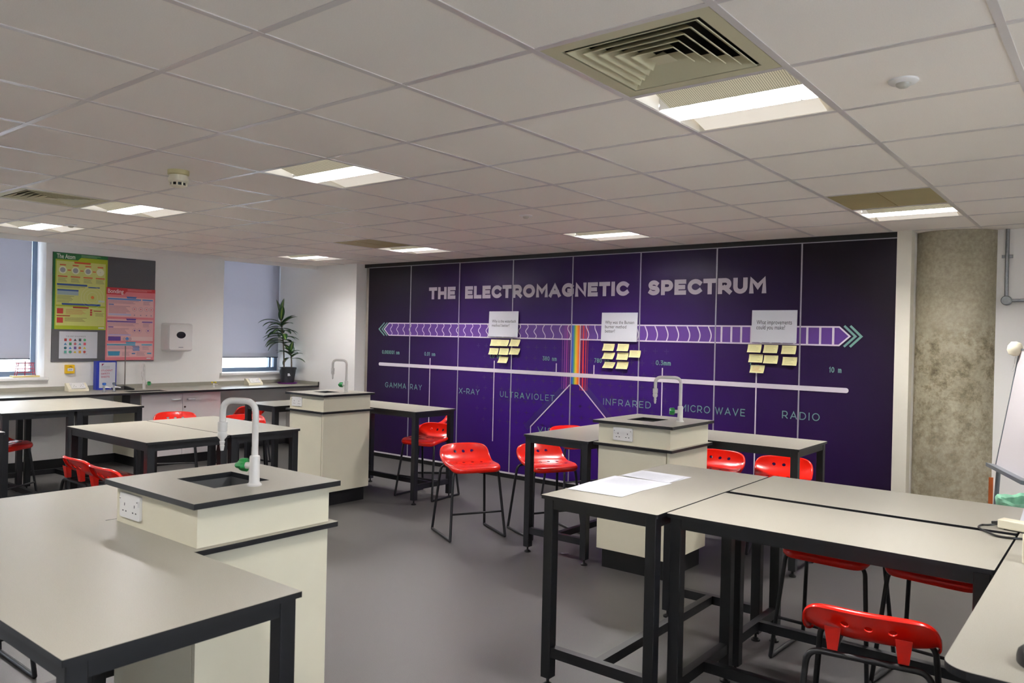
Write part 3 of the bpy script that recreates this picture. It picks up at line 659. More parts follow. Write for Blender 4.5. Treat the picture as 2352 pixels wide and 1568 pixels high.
# stools
def make_stool():
    t = thing('lab_stool', '', 'stool')
    # seat shell
    nu = nv = 33; vs = []
    def ss(a, bq, x): x = max(0, min(1, (x-a)/(bq-a))); return x*x*(3-2*x)
    def pt(u, v):
        au = min(1, abs(u)); w_ = .190+.010*ss(.3, .9, v)
        z = .112*ss(.56-.16*au**3, 1.04, v) + .016*v - .016*math.exp(-((v-.40)/.2)**2)*(1-au*au) - .010*(1-ss(0, .16, v))
        y = .182-.43*v+.5*max(0, v-.62)**2 + .050*au*au*ss(.55, 1, v)
        return Vector((u*w_, y, z))
    def dom(i, j):          # grid of a rounded square, so that the outline has no sharp corner
        a, bq = -1+2*i/(nu-1), -1+2*j/(nv-1)
        x, y = a*math.sqrt(1-bq*bq/2), bq*math.sqrt(1-a*a/2); r = math.hypot(x, y)
        if r < 1e-6: return 0, .5
        c, s_ = abs(x/r), abs(y/r); n_ = 8 if y < 0 else 3.4
        k = (c**n_+s_**n_)**(-1/n_); k = 1+(k-1)*r
        return x*k, (y*k+1)/2
    for j in range(nv):
        for i in range(nu): vs.append(tuple(pt(*dom(i, j))))
    fs = [[j*nu+i, (j*nu+i+1), (j+1)*nu+i+1, (j+1)*nu+i] for j in range(nv-1) for i in range(nu-1)]
    rim = [(i, 0) for i in range(nu)]+[(nu-1, j) for j in range(1, nv)]+[(i, nv-1) for i in range(nu-2, -1, -1)]+[(0, j) for j in range(nv-2, 0, -1)]
    base = [j*nu+i for i, j in rim]; n = len(rim); prev = base; e_ = 2e-3
    on = []
    for k, (i, j) in enumerate(rim):
        u, v = dom(i, j)
        nrm = (pt(u, v+e_)-pt(u, v-e_)).cross(pt(u+e_, v)-pt(u-e_, v)).normalized()
        tn = (Vector(vs[base[(k+1) % n]])-Vector(vs[base[k-1]])).normalized(); o = tn.cross(nrm).normalized()
        if o.dot(Vector(vs[base[k]])-pt(u*.9, .5+(v-.5)*.9)) < 0: o = -o
        on.append((o, nrm, .022-.009*ss(.0, .5, v)))
    for th in (20, 45, 70, 95, 120, 150):   # the rim rolls outwards and under
        ring = []
        for k in range(n):
            o, nn_, r = on[k]; vs.append(tuple(Vector(vs[base[k]])+o*math.sin(R(th))*r*.8+nn_*(math.cos(R(th))-1)*r)); ring.append(len(vs)-1)
        for k in range(n): fs.append([prev[k-1], ring[k-1], ring[k], prev[k]])
        prev = ring
    mb = MB().add(vs, [f[::-1] for f in fs], 0, True)
    seat = mb.build('seat', RED)
    bm = bmesh.new(); bm.from_mesh(seat.data); bmesh.ops.recalc_face_normals(bm, faces=bm.faces)
    top = min(bm.faces, key=lambda f: (f.calc_center_median()-Vector((0, .05, 0))).length)
    if top.normal.z < 0: bmesh.ops.reverse_faces(bm, faces=bm.faces)
    bm.to_mesh(seat.data); bm.free()
    so = seat.modifiers.new('s', 'SOLIDIFY'); so.thickness = .0045; so.offset = -1
    # finger holes, cut through the shell
    hb = MB()
    for u, v in ((-.36, .80), (0, .80), (.36, .80)):
        c = Vector(pt(u, v)); hb.lathe([(.013, -.04), (.013, .04)], c, 20, ax=(0, .8, .6))
    for u, v in ((-.55, .46), (-.19, .5), (.19, .5), (.55, .46), (-.4, .24), (0, .22), (.4, .24)):
        c = Vector(pt(u, v)); hb.lathe([(.0125, -.03), (.0125, .03)], c, 20)
    cut = hb.build('cut', RED)
    bo = seat.modifiers.new('b', 'BOOLEAN'); bo.operation = 'DIFFERENCE'; bo.object = cut; bo.solver = 'EXACT'
    bpy.context.view_layer.update()
    me = bpy.data.meshes.new_from_object(seat.evaluated_get(bpy.context.evaluated_depsgraph_get()))
    seat.modifiers.clear(); seat.data = me; bpy.data.objects.remove(cut)
    for p in me.polygons: p.use_smooth = True
    me.set_sharp_from_angle(angle=R(35))
    seat.location = (0, 0, SEAT); seat.parent = t
    for sx in (-1, 1):      # hooks under the backrest that clip on the rear tube
        x = sx*.105
        b_ = MB().add([(x-.026, -.174, .062), (x+.026, -.174, .062), (x+.016, -.162, -.020), (x-.016, -.162, -.020), (x-.024, -.135, .040), (x+.024, -.135, .040), (x+.014, -.130, -.020), (x-.014, -.130, -.020)],
               [(0, 1, 2, 3), (5, 4, 7, 6), (4, 0, 3, 7), (1, 5, 6, 2), (3, 2, 6, 7), (4, 5, 1, 0)])
        b_.build('clip', RED, t, bevel=.002).location = (0, 0, SEAT)
    r = .0105; zt = SEAT-.036
    ft = {}
    for nm, yt, yf in (('front', .135, .205), ('rear', -.145, -.215)):
        pts = fillet([(-.225, yf, r), (-.185, yt, zt), (.185, yt, zt), (.225, yf, r)], .05, 7)
        MB().tube(pts, r, 10).build('leg_arch', FRAME, t)
    for sx in (-1, 1):
        MB().tube([(sx*.225, -.215, r), (sx*.225, .205, r)], r, 10).build('sled_bar', FRAME, t)
    zb = .20; k = zb/zt; MB().tube([(-.225+.04*k, .205-.07*k, zb), (.225-.04*k, .205-.07*k, zb)], .008, 10).build('footrest', FRAME, t)
    for sx in (-1, 1): MB().tube([(sx*.1, -.135, zt+.008), (sx*.1, .125, zt+.008)], .007, 8).build('seat_rail', FRAME, t)
    return t
SEAT = .558
def face(deg): return R(deg-90)
STOOLS = [
 (-3.12, 2.00, -27, 'red stool standing alone in the open floor before the mural'),
 (-2.71, 2.46, -25, 'red stool at the left end of the table in front of the mural centre'),
 (-3.28, 3.70, -24, 'red stool close to the mural, only its top showing behind the table with the cabinet'),
 (-4.37, 2.80, -84, 'red stool tucked under the table right of the far sink cabinet'),
 (-5.02, 3.55, 222, 'red stool against the mural behind the far right-hand table leg'),
 (-1.60, 3.15, -84, 'red stool half hidden behind the cabinet before the mural'),
 (-1.08, 3.19, -74, 'red stool under the right end of the table along the mural'),
 (-0.20, 1.41, -93, 'red stool under the far right table, left one of the two'),
 (0.27, 1.415, -97, 'red stool under the far right table, next to the desk'),
 (0.25, 0.27, 98, 'red stool seen from behind beside the rounded desk corner'),
 (-4.545, -0.19, 90, 'red stool seen from behind, left one of the two at the left pair of tables'),
 (-4.07, -0.22, 91, 'red stool seen from behind, its seat cut by the nearest sink worktop'),
 (-6.76, 1.53, -30, 'red stool before the white two-door cupboard, its back peeping over the left pair of tables'),
 (-6.10, 1.92, -30, 'red stool peeping over the rear table of the left pair, nearer the far sink cabinet'),
 (-7.24, 2.63, 185, 'red stool facing the open kneehole under the window worktop'),
 (-6.52, -0.14, 35, 'red stool under the table at the left edge of the picture'),
 (-3.02, -1.42, 0, 'stool whose black sled frame shows below the nearest left table'),
]
st0 = make_stool()
for k, (x, y, a, lab) in enumerate(STOOLS):
    o = st0 if k == 0 else copy_tree(st0)
    o.location = (x, y, 0); o.rotation_euler = (0, 0, face(a)); o['label'] = lab; o['category'] = 'stool'; o['group'] = 'red lab stools'

# ================================================================== WINDOW WORKTOP
t = thing('worktop', 'long grey worktop with a sink along the window wall', 'worktop', (0, 0, 0))
WX0, WX1 = XL+.001, -7.56; hole = (-7.84, -7.66, 1.50, 1.92)
slab_with_hole(WX0, WX1, -1.4, 3.955, *hole, TH-.022, TH).build('counter', [EDGE, LAM], t)
MB().box(WX0, WX0+.014, -1.4, 3.955, TH, TH+.045).box(WX0+.014, WX1, 3.942, 3.955, TH, TH+.045, 0).build('upstand', LAM, t)
MB().box(WX1-.004, WX1, 3.941, 3.956, TH, TH+.046).build('upstand_end', EDGE, t)
basin(*hole, .68, TH-.0225).build('sink', SINKM, t)
lab_tap(t, -8.03, 1.83, TH, R(-35), .12, .30, kang=R(50))
DOOR = mat('pale_cupboard', '#d6cfcf', .4)
def cupboard(y0, y1, lab, lock=True):
    t = thing('base_cupboard', lab, 'cupboard', (0, 0, 0), 0, 'white cupboards under the worktop')
    xf = WX1-.06
    MB().box(XL+.02, xf-.04, y0+.02, y1-.02, 0, .11).build('plinth', BLACK, t)
    MB().box(XL+.02, xf-.02, y0, y1, .11, TH-.0235).build('carcass', CREAM, t)
    ym = (y0+y1)/2
    for s, (a, bq) in enumerate(((y0+.002, ym-.002), (ym+.002, y1-.002))):
        d = MB().box(xf-.0195, xf, a, bq, .115, TH-.03).build('door', DOOR, t, bevel=.0015)
        yh = bq-.13 if s == 0 else a+.05
        MB().tube(fillet([(xf-.001, yh, TH-.10), (xf+.028, yh, TH-.10), (xf+.028, yh+.10, TH-.10), (xf-.001, yh+.10, TH-.10)], .012, 4), .005, 8).build('handle', STEEL, d)
        if s == 1 and lock: MB().lathe([(.011, 0), (.011, .006)], (xf, a+.025, TH-.19), 14, axis='x').build('lock', mat('dark_brass', '#5a4a40', .4, metal=.7), d)
    return t
cya, cyb = at_x(325, 920, WX1-.06).y, at_x(507, 915, WX1-.06).y
cupboard(cya, cyb, 'white two-door cupboard with bar handles below the worktop sink')
cupboard(-1.35, .05, 'white cupboard under the worktop at the left picture edge', False)

def at_top(px, py, z=TH): v = at_z(px, py, z); return v
def socket_box(px, py, lab):
    v = at_top(px, py); t = thing('socket_box', lab, 'socket', (v.x, v.y, TH), 0, 'cream bench socket boxes')
    w_ = .105
    prof = [(-.05, 0), (.06, 0), (.06, .025), (-.02, .088), (-.05, .088)]
    MB().prism_map([(p[0], p[1]) for p in prof], lambda u, v_, d: (u, d, v_), w_, -w_).build('housing', CREAMP, t, bevel=.003)
    a = Vector((-.08, 0, .063)).normalized(); nn = Vector((.063, 0, .08)).normalized(); c = Vector((.02, 0, .0565))
    socket_plate(None, t, f=lambda u, vv, d: tuple(c+Vector((0, 1, 0))*u+a*vv+nn*(d+.0005)))
    return t
socket_box(176, 898, 'cream socket box on the worktop below the yellow call point')
socket_box(582, 884, 'cream socket box on the worktop below the right-hand window')
# binder
v = at_top(240, 896); t = thing('ring_binder', 'blue safety sheets binder standing on the worktop', 'binder', (XL+.06, 0, TH))
BLUE = mat('blue_binder', '#1d2f9c', .35)
ya, yb = at_x(220, 893, XL+.12).y, at_x(266, 893, XL+.12).y
MB().box(0, .003, ya, yb, 0, .325).box(.066, .069, ya, yb, 0, .325).box(0, .069, ya-.003, ya, 0, .325).build('cover', BLUE, t)
MB().box(.006, .06, ya+.01, yb-.012, .01, .305).build('pages', PAPER, t)
MB().box(.0691, .0697, ya+.03, yb-.012, .02, .31).build('title_sheet', PAPER, t)
bf = lambda u, vv: (.0702, u, vv)
mb = MB()
for k, s in enumerate(('STUDENT', 'SAFETY', 'SHEETS')): font_text(mb, s, ya+.05, .208-.036*k, bf, h=.021, bold=.012)
mb.build('lettering', mat('crimson_print', '#b03050', .6), t)
mb = MB(); mb.add([bf(*p) for p in ((ya+.055, .295), (ya+.085, .295), (ya+.055, .268))], [(0, 2, 1)]); mb.build('corner_mark', mat('maroon_print', '#8f1f50', .6), t)
mb = MB()
for k in range(2): ribbon(mb, [(ya+.05, .262-.016*k), (ya+.145, .262-.016*k)], .006, bf)
mb.build('faint_lines', GREYINK, t)
# retort stand
v = at_top(285, 893); t = thing('retort_stand', 'black tripod retort stand with a steel rod on the worktop', 'retort stand', (v.x+.1, v.y-.04, TH))
mb = MB()
for k in range(3):
    a = R(20+120*k); d = Vector((math.cos(a), math.sin(a), 0)); q = Vector((-d.y, d.x, 0))
    vs = []
    for s, wd, zz in ((0, .022, .045), (.12, .014, .022)):
        vs += [d*s-q*wd, d*s+q*wd, d*s+q*wd*.8+Vector((0, 0, zz)), d*s-q*wd*.8+Vector((0, 0, zz))]
    mb.add(vs, [(0, 1, 2, 3)[::-1], (4, 5, 6, 7), (0, 4, 7, 3), (1, 2, 6, 5), (3, 7, 6, 2), (0, 1, 5, 4)])
    mb.lathe([(.016, 0), (.016, .02)], d*.12, 12)
mb.build('base', BLACK, t, bevel=.002)
MB().tube([(0, 0, .03), (0, 0, .50)], .006, 10).build('rod', mat('dull_steel', '#7d756e', .4, metal=.7), t)
# gas taps
def gas_tap(px, py, col, lab, two=False):
    v = at_top(px, py); t = thing('gas_tap', lab, 'tap', (v.x, v.y, TH), 0, 'bench gas taps'); t.scale = (.55,)*3 if two else (.8,)*3
    MB().lathe([(.028, 0), (.028, .006), (.016, .012), (.014, .055), (.018, .06), (.018, .08), (.01, .086)], (0, 0, 0), 18).build('body', WHITE if two else STEEL, t)
    for s in ((-1, 1) if two else (1,)):
        nz = MB().tube([(0, 0, .065), (.04, s*.03, .065), (.075, s*.055, .058)], [.011, .009, .006], 10).build('nozzle', WHITE, t)
    cm = mat('tap_'+col[1:], col, .35)
    for s in ((-1, 1) if two else (0,)):
        c = Vector((0, s*.04, .09))
        MB().lathe([(.008, 0), (.024, .008), (.026, .03), (.018, .036)], c, 10).build('handle', cm, t)
gas_tap(239, 900, '#2b63b8', 'bench tap with a blue handle in front of the binder')
gas_tap(262, 899, '#6c7684', 'bench tap with a grey handle in front of the binder')
gas_tap(491, 889, '#c9b432', 'double gas tap with yellow handles on the worktop', True)
# plant
v = at_top(664, 881); PX_, PY_ = v.x-.04, v.y
tag(MB().lathe([(.0, 0), (.125, 0), (.13, .004), (.135, .02), (.128, .02), (.12, .008), (0, .008)], (PX_, PY_, TH), 32).build('plant_saucer', mat('purple_plastic', '#6d1f7d', .35)), 'purple saucer under the plant pot on the worktop', 'saucer')
t = thing('potted_plant', 'tall two-stemmed dracaena in a black pot in the corner', 'plant', (PX_, PY_, TH+.0085))
POT = mat('dark_pot', '#1d2028', .5)
MB().lathe([(.085, 0), (.112, .19), (.118, .19), (.118, .215), (.108, .215), (.104, .19), (.0, .19)], (0, 0, 0), 32).build('pot', POT, t)
MB().lathe([(.0, .197), (.103, .193)], (0, 0, 0), 24).build('soil', mat('soil', '#3a2c22', .9, noise=(40, .4, 3)), t)
MB().prism_map([(-.02, .10), (.025, .10), (.025, .135), (-.02, .135)], lambda u, vv, d: (.075+d+.02, -.075+.0+u+.03, vv), .0, .002).build('pot_label', PAPER, t)
LEAF = bpy.data.materials.new('striped_leaf'); LEAF.use_nodes = True; nt = LEAF.node_tree; bs = nt.nodes['Principled BSDF']; bs.inputs['Roughness'].default_value = .35
uv = nt.nodes.new('ShaderNodeUVMap'); sp = nt.nodes.new('ShaderNodeSeparateXYZ'); rp = nt.nodes.new('ShaderNodeValToRGB')
nt.links.new(uv.outputs[0], sp.inputs[0]); nt.links.new(sp.outputs[0], rp.inputs[0]); nt.links.new(rp.outputs[0], bs.inputs['Base Color'])
e = rp.color_ramp.elements; e[0].position = .0; e[0].color = lin('#153a1c'); e[1].position = 1; e[1].color = lin('#153a1c')
for p, c in ((.33, '#1c4a24'), (.42, '#748a40'), (.58, '#748a40'), (.67, '#1c4a24')): k = e.new(p); k.color = lin(c)
def leaf(parent, base, az, L, elev, droop, wd):
    d = Vector((math.cos(az), math.sin(az), 0)); q = Vector((-d.y, d.x, 0)); n = 10; vs = []; p = Vector(base); el = elev; uvs = []
    for i in range(n+1):
        s = i/n; ww = 1.6*wd*(max(.0, math.sin(math.pi*min(1, s*.92+.08)))**.75)*(1-.1*s)+.003*(1-s); up_ = Vector((0, 0, 1))*math.cos(el)-d*math.sin(el)
        for c_ in (-1, 0, 1): vs.append(p+q*ww*c_+up_*(.22*ww*abs(c_))); uvs.append(((c_+1)/2, s))
        p = p+(d*math.cos(el)+Vector((0, 0, 1))*math.sin(el))*(L/n); el -= droop/n
    fs = [[i*3+k, i*3+k+1, (i+1)*3+k+1, (i+1)*3+k] for i in range(n) for k in (0, 1)]
    o = MB().add(vs, fs, 0, True).build('leaf', LEAF, parent)
    ul = o.data.uv_layers.new(name='UVMap')
    for lp in o.data.loops: ul.data[lp.index].uv = uvs[lp.vertex_index]
    md = o.modifiers.new('thickness', 'SOLIDIFY'); md.thickness = .0012
def stem(x, y, zt, lean, crown):
    pts = [(x+lean[0]*s*s, y+lean[1]*s*s, .19+(zt-.19)*s) for s in [k/8 for k in range(9)]]
    s_ = MB().tube(pts, [.011-.004*k/8 for k in range(9)], 10).build('stem', mat('plant_stem', '#5c5040', .8, noise=(50, .3, 3)), t)
    for zf, az, L, el, dr, wd in crown:
        sx = (zf-.19)/(zt-.19); leaf(s_, (x+lean[0]*sx*sx, y+lean[1]*sx*sx, zf), R(az), L*(.84 if math.sin(R(az)) < .55 else .66), R(el), R(dr), wd)
rl = random.Random(3)
VAZ = 38.5            # azimuth of the picture's right
c1 = [(.86, VAZ+165, .34, 82, 18, .026), (.88, VAZ-20, .33, 84, 10, .03), (.86, VAZ-60, .25, 72, 20, .026), (.85, VAZ+110, .22, 78, 15, .024),
      (.80, VAZ+178, .42, 34, 75, .026), (.78, VAZ+160, .40, 28, 70, .024), (.80, VAZ+5, .34, 48, 30, .03), (.79, VAZ-25, .36, 40, 40, .028), (.80, VAZ+35, .30, 55, 35, .026)]
for k in range(26):
    c1.append((.52+.0105*k, VAZ+rl.choice((0, 180))+rl.uniform(-75, 75), rl.uniform(.24, .34), rl.uniform(0, 40), rl.uniform(40, 85), rl.uniform(.024, .032)))
stem(-.035, -.035, .88, (-.04, -.04), c1)
c2 = [(.40, VAZ+90, .2, 75, 20, .026), (.42, VAZ-40, .19, 80, 15, .024), (.40, VAZ+150, .24, 55, 30, .026)]
for k in range(11): c2.append((.33+.008*k, VAZ+rl.choice((0, 180))+rl.uniform(-70, 70), rl.uniform(.17, .27), rl.uniform(5, 50), rl.uniform(40, 90), rl.uniform(.02, .027)))
stem(.045, .03, .43, (-.01, -.01), c2)
# model on the window sill
v = at_z(66, 861, SZ+.002); t = thing('sill_model', 'small red and clear model on a yellow base, on the left window sill', 'ornament', (XL-.06, .70, SZ+.0025))
MB().box(-.05, .05, -.13, .13, 0, .018).build('base', mat('yellow_card', '#d8c88a', .5), t, bevel=.003)
mb = MB(); ZR = .15
for a, bq in (((-.03, -.09), (-.02, -.07)), ((.03, -.09), (.02, -.07)), ((-.03, .09), (-.02, .07)), ((.03, .09), (.02, .07))): mb.tube([(a[0], a[1], .018), (bq[0], bq[1], ZR)], .004, 6)
for zz, f in ((.05, .98), (.09, .9), (.13, .82)):
    mb.tube([(-.03*f, -.09*f, zz), (.03*f, -.09*f, zz), (.03*f, .09*f, zz), (-.03*f, .09*f, zz)], .003, 6, closed=True)
mb.tube([(0, 0, .018), (0, 0, .17)], .006, 8)
mb.tube([(-.02, -.085, ZR), (-.02, .085, ZR)], .005, 8).tube([(.02, -.085, ZR), (.02, .085, ZR)], .005, 8)
mb.build('frame', mat('red_wire', '#a8324a', .4), t)

# ================================================================== THINGS ON THE WINDOW WALL
def lw(d): return lambda u, vv: (XL+d, u, vv)
t = tag(MB().box(XL, XL+.012, .928, 2.066, 1.165, 2.37).build('pinboard', mat('charcoal_felt', '#5b5a5d', .95, noise=(300, .1, 3))), 'charcoal pinboard between the two windows', 'pinboard')
class Poster:
    def __init__(s, name, lab, y0, y1, z0, z1, col, d=.0125, curl=0):
        s.t = thing(name, lab, 'poster', (0, 0, 0)); s.b = (y0, y1, z0, z1); s.d = d; s.parts = {}
        MB().box(XL+d, XL+d+.001, y0, y1, z0, z1).build('sheet', col, s.t)
    def m(s, u, v, lay): y0, y1, z0, z1 = s.b; return (XL+s.d+.001+.0004*lay, y0+(y1-y0)*u, z1-(z1-z0)*v)
    def part(s, part, col):
        if part in ('heading', 'symbol_box', 'banner', 'blue_banner', 'arrow'): return s.parts.setdefault((part, col, len(s.parts)), MB())    # each its own part
        return s.parts.setdefault((part, col), MB())
    def poly(s, part, col, pts, lay=1): s.part(part, col).add([s.m(u, v, lay) for u, v in pts], [list(range(len(pts)))[::-1]])
    def rect(s, part, col, u0, u1, v0, v1, lay=1, sl=0): s.poly(part, col, [(u0, v0), (u1, v0), (u1-sl, v1), (u0+sl, v1)], lay)
    def disc(s, part, col, u, v, r, lay=2):
        y0, y1, z0, z1 = s.b; k = (y1-y0)/(z1-z0)
        s.poly(part, col, [(u+r*math.cos(a*math.pi/10), v-r*k*math.sin(a*math.pi/10)) for a in range(20, 0, -1)], lay)
    def ring(s, part, col, u, v, r, wd=.003, lay=2):
        y0, y1, z0, z1 = s.b; c = s.m(u, v, 0); ribbon(s.part(part, col), [(c[1]+r*(y1-y0)*math.cos(a*math.pi/12), c[2]+r*(y1-y0)*math.sin(a*math.pi/12)) for a in range(25)], wd, lambda a, b_: (XL+s.d+.001+.0004*lay, a, b_))
    def lines(s, u0, u1, v0, n, dv, col='#8d9060', lay=2, part='text_pattern'):
        for k in range(n): s.rect(part, col, u0, u1-(u1-u0)*(.25*((k*7) % 4)/4), v0+k*dv, v0+k*dv+dv*.42, lay)
    def text(s, txt, u, v, h, width, col, bold=0):
        y0, y1, z0, z1 = s.b; c = s.m(u, v, 0)
        font_text(s.part('title_lettering', col), txt, c[1], c[2], lambda a, b_: (XL+s.d+.001+.0004*3, a, b_), h=h*(z1-z0), width=width*(y1-y0), bold=bold)
    def done(s):
        for key, mb in s.parts.items(): mb.build(key[0], mat('print_'+key[1][1:], key[1], .45), s.t)
p = Poster('atom_poster', 'lime green poster about the atom on the pinboard', .93, 1.508, 1.525, 2.366, mat('lime_print', '#a9b81f', .4))
p.poly('header', '#1d6a35', [(0, 0), (1, 0), (1, .045), (.50, .045), (.44, .085), (.04, .085), (.04, 1), (0, 1)])
p.text('The Atom', .06, .072, .06, .33, '#e6e9dc', .012)
p.lines(.5, .86, .012, 2, .016, '#8fb08c')
PALE = '#ccd07a'
p.rect('panel', PALE, .06, .96, .105, .68); p.rect('panel', PALE, .06, .96, .70, .95)
p.rect('banner', '#c8502c', .37, .68, .105, .128, 2, .01); p.rect('banner', '#a83428', .36, .66, .697, .718, 2, .01)
for k, u in enumerate((.17, .40, .63, .86)):
    p.disc('diagram', '#dfe2c0', u, .222, .072); p.disc('diagram_core', '#9c9ca4', u, .222, .048 if k < 3 else .006, 3)
    p.rect('heading', '#d2603a', u-.055, u+.055, .148, .164, 2); p.rect('heading', '#d2603a', u-.085, u+.085, .298, .314, 2)
    p.lines(u-.08, u+.08, .325, 5, .012)
    if k < 3: p.rect('arrow', '#d2603a', u+.085, u+.145, .214, .228, 2)
p.rect('blue_banner', '#2c4f93', .07, .62, .40, .425, 2, .005); p.rect('blue_banner', '#2c4f93', .63, .86, .425, .44, 2, .01)
p.lines(.08, .58, .433, 2, .013)
p.rect('blue_banner', '#3a5aa0', .08, .46, .475, .495, 2); p.rect('table', '#9fb0b8', .08, .46, .495, .548, 2); p.lines(.08, .38, .56, 4, .014); p.lines(.08, .34, .62, 2, .016)
for r in (.10, .16, .21): p.ring('orbit', '#e0e4bc', .72, .565, r, .002)
p.disc('nucleus', '#dd7a34', .72, .565, .03, 4); p.rect('callout', '#c8d4c8', .83, .95, .60, .625, 3)
p.rect('blue_banner', '#2c4f93', .16, .88, .655, .68, 2, .01)
for v_ in (.725, .845): p.rect('symbol_box', '#c23a32', .08, .19, v_, v_+.07, 2)
p.lines(.24, .6, .735, 6, .012, '#c98a5c'); p.lines(.22, .62, .845, 4, .014, '#8a7a4c'); p.lines(.78, .95, .775, 4, .012, '#9a8d50')
for k in range(3): p.rect('symbol_box', '#c23a32', .68, .72, .725+.03*k, .75+.03*k, 2)
p.rect('banner', '#a83428', .74, .9, .74, .752, 2, .01); p.rect('banner', '#a83428', .07, .32, .815, .828, 2, .01)
p.rect('maker_mark', '#dfe6e6', .84, .95, .965, .98, 2)
p.done()
p = Poster('bonding_poster', 'pink poster about bonding on the pinboard', 1.497, 2.068, 1.178, 2.02, mat('pink_print', '#e07f86', .35), d=.0145)
p.poly('header', '#c42a33', [(0, 0), (1, 0), (1, .05), (.40, .05), (.34, .095), (0, .095)])
p.text('Bonding', .03, .076, .058, .31, '#f0e2e2', .012); p.lines(.42, .92, .014, 2, .016, '#e49a9c')
PK = '#eab9b8'
for v0, v1 in ((.13, .40), (.43, .73), (.76, .955)): p.rect('panel', PK, .03, .97, v0, v1)
for v0, c in ((.115, '#3f6fb8'), (.42, '#5a3a8c'), (.745, '#3f8cae')): p.rect('banner', c, .40, .61, v0, v0+.025, 3, .015)
for v0, c in ((.145, '#4a86cc'), (.455, '#6a4c9c'), (.775, '#4a9cc0')):
    p.rect('banner', c, .03, .70 if v0 < .3 else .6, v0, v0+.02, 2); p.rect('banner', c, .73, .95, v0, v0+.018, 2)
    p.lines(.04, .66, v0+.03, 3, .016, '#b98c98'); p.lines(.75, .9, v0+.03, 4, .014, '#b98c98')
p.rect('banner', '#3f6fb8', .05, .15, .225, .238, 2); p.rect('banner', '#6a4c9c', .05, .15, .535, .548, 2)
p.lines(.05, .48, .25, 6, .018, '#b3868f'); p.lines(.05, .46, .56, 5, .018, '#b3868f'); p.rect('highlight', '#c3bcd8', .05, .5, .355, .38, 2); p.rect('highlight', '#cbb4d8', .05, .5, .64, .66, 2)
for u in (.57, .70, .82, .92): p.ring('electron_ring', '#8a7a94', u, .285, .042, .0022); p.disc('electron', '#c2505c', u, .285, .012, 3); p.disc('electron', '#8a7a94', u, .37, .012, 3)
for u in (.58, .68, .86): p.disc('electron', '#6a4c9c', u, .585, .018, 3); p.ring('electron_ring', '#8a7a94', u, .585, .045, .002)
p.rect('banner', '#5a3a8c', .05, .3, .67, .73, 3); p.disc('molecule', '#4a86cc', .43, .70, .032, 4)
for u in (.37, .43, .49): p.ring('electron_ring', '#46505c', u, .705+.012*(u == .43), .022, .003, 5)
p.rect('grid_box', '#f0cfcc', .52, .96, .672, .728, 2)
for k in range(4): p.rect('lattice', '#3f78b4', .54+.01*(k % 2), .68+.01*(k % 2), .80+.018*k, .812+.018*k, 2)
p.rect('banner', '#3f8cae', .05, .29, .875, .935, 3, .01); p.lines(.33, .5, .885, 4, .014, '#b3868f'); p.rect('arrow', '#3f78b4', .53, .6, .9, .915, 2); p.lines(.63, .82, .885, 4, .014, '#b3868f'); p.rect('banner', '#4a9cc0', .85, .94, .895, .915, 2)
p.rect('maker_mark', '#e8eef0', .84, .93, .968, .982, 2)
p.done()
p = Poster('elements_poster', 'white landscape sheet of the first twenty elements, pinned low', 1.004, 1.408, 1.203, 1.502, PAPER, d=.0155)
p.text('THE FIRST 20 ELEMENTS', .17, .20, .045, .51, '#77777c')
cols = ['#b03c3c', '#d0544c', '#2c2c30', '#3c3c40', '#3c9a64', '#4a86bc', '#3c8a54', '#c86a70', '#4ca0b0', '#c04c5c', '#2c6a74', '#3c78c0', '#6a4a8c', '#b05a3c', '#d8c43c', '#4c9a8c', '#3c8a6c', '#d8b82c', '#d8a040', '#c8544c']
for k, c in enumerate(cols):
    u, v_ = .16+.125*(k % 5), .26+.15*(k//5)
    if k % 3 == 0: p.rect('pictogram', c, u-.03, u+.035, v_, v_+.1, 1)
    elif k % 3 == 1: p.disc('pictogram', c, u, v_+.05, .036, 1)
    else: p.poly('pictogram', c, [(u-.04, v_+.09), (u, v_), (u+.04, v_+.09)], 1)
p.rect('signature_line', '#8a8a90', .62, .73, .83, .84)
p.done()
# soap and towel dispenser
t = thing('towel_dispenser', 'white wall dispenser with a black oval window', 'dispenser', (XL, 2.32, 1.285))
pts = rrect(-.165, .165, 0, .345, .03, 5)
mb = MB(); vs = []; n = len(pts)
for d, s in ((0, 1.0), (.10, 1.0), (.155, .96), (.172, .88)): vs += [(d, p_[0]*s, .17+(p_[1]-.17)*s) for p_ in pts]
fs = [[i*n+k, i*n+(k+1) % n, (i+1)*n+(k+1) % n, (i+1)*n+k] for i in range(3) for k in range(n)]+[[3*n+k for k in range(n)]]
mb.add(vs, fs, 0, True).build('casing', WHITE, t)
mb = MB().prism_map([(.058*math.cos(R(a)), .2+.042*math.sin(R(a))) for a in range(0, 360, 15)], lambda u, vv, d: (d, u, vv), .170, .1745); mb.build('window', mat('smoked_window', '#17181c', .15), t)
MB().box(.171, .1735, -.03, .03, .045, .055).build('maker_mark', GREYINK, t)
t = thing('fire_call_point', 'yellow manual call point on the wall below the pinboard', 'call point', (XL, 1.115, 1.035))
MB().box(0, .045, -.047, .047, 0, .098).build('case', mat('yellow_plastic', '#e6b80e', .4), t, bevel=.006)
MB().box(.045, .047, -.03, .03, .03, .06).build('window', PAPER, t)
mb = MB()
for c in (-.012, 0, .012): mb.lathe([(.004, 0), (.004, .0006)], (.0472, c, .045), 10, axis='x')
mb.build('marks', INK, t)
mb = MB(); ribbon(mb, [(-.018, .072), (0, .082), (.018, .072)], .005, lambda a, c: (.0456, a, c)); mb.build('arrow', INK, t)
mb = MB()

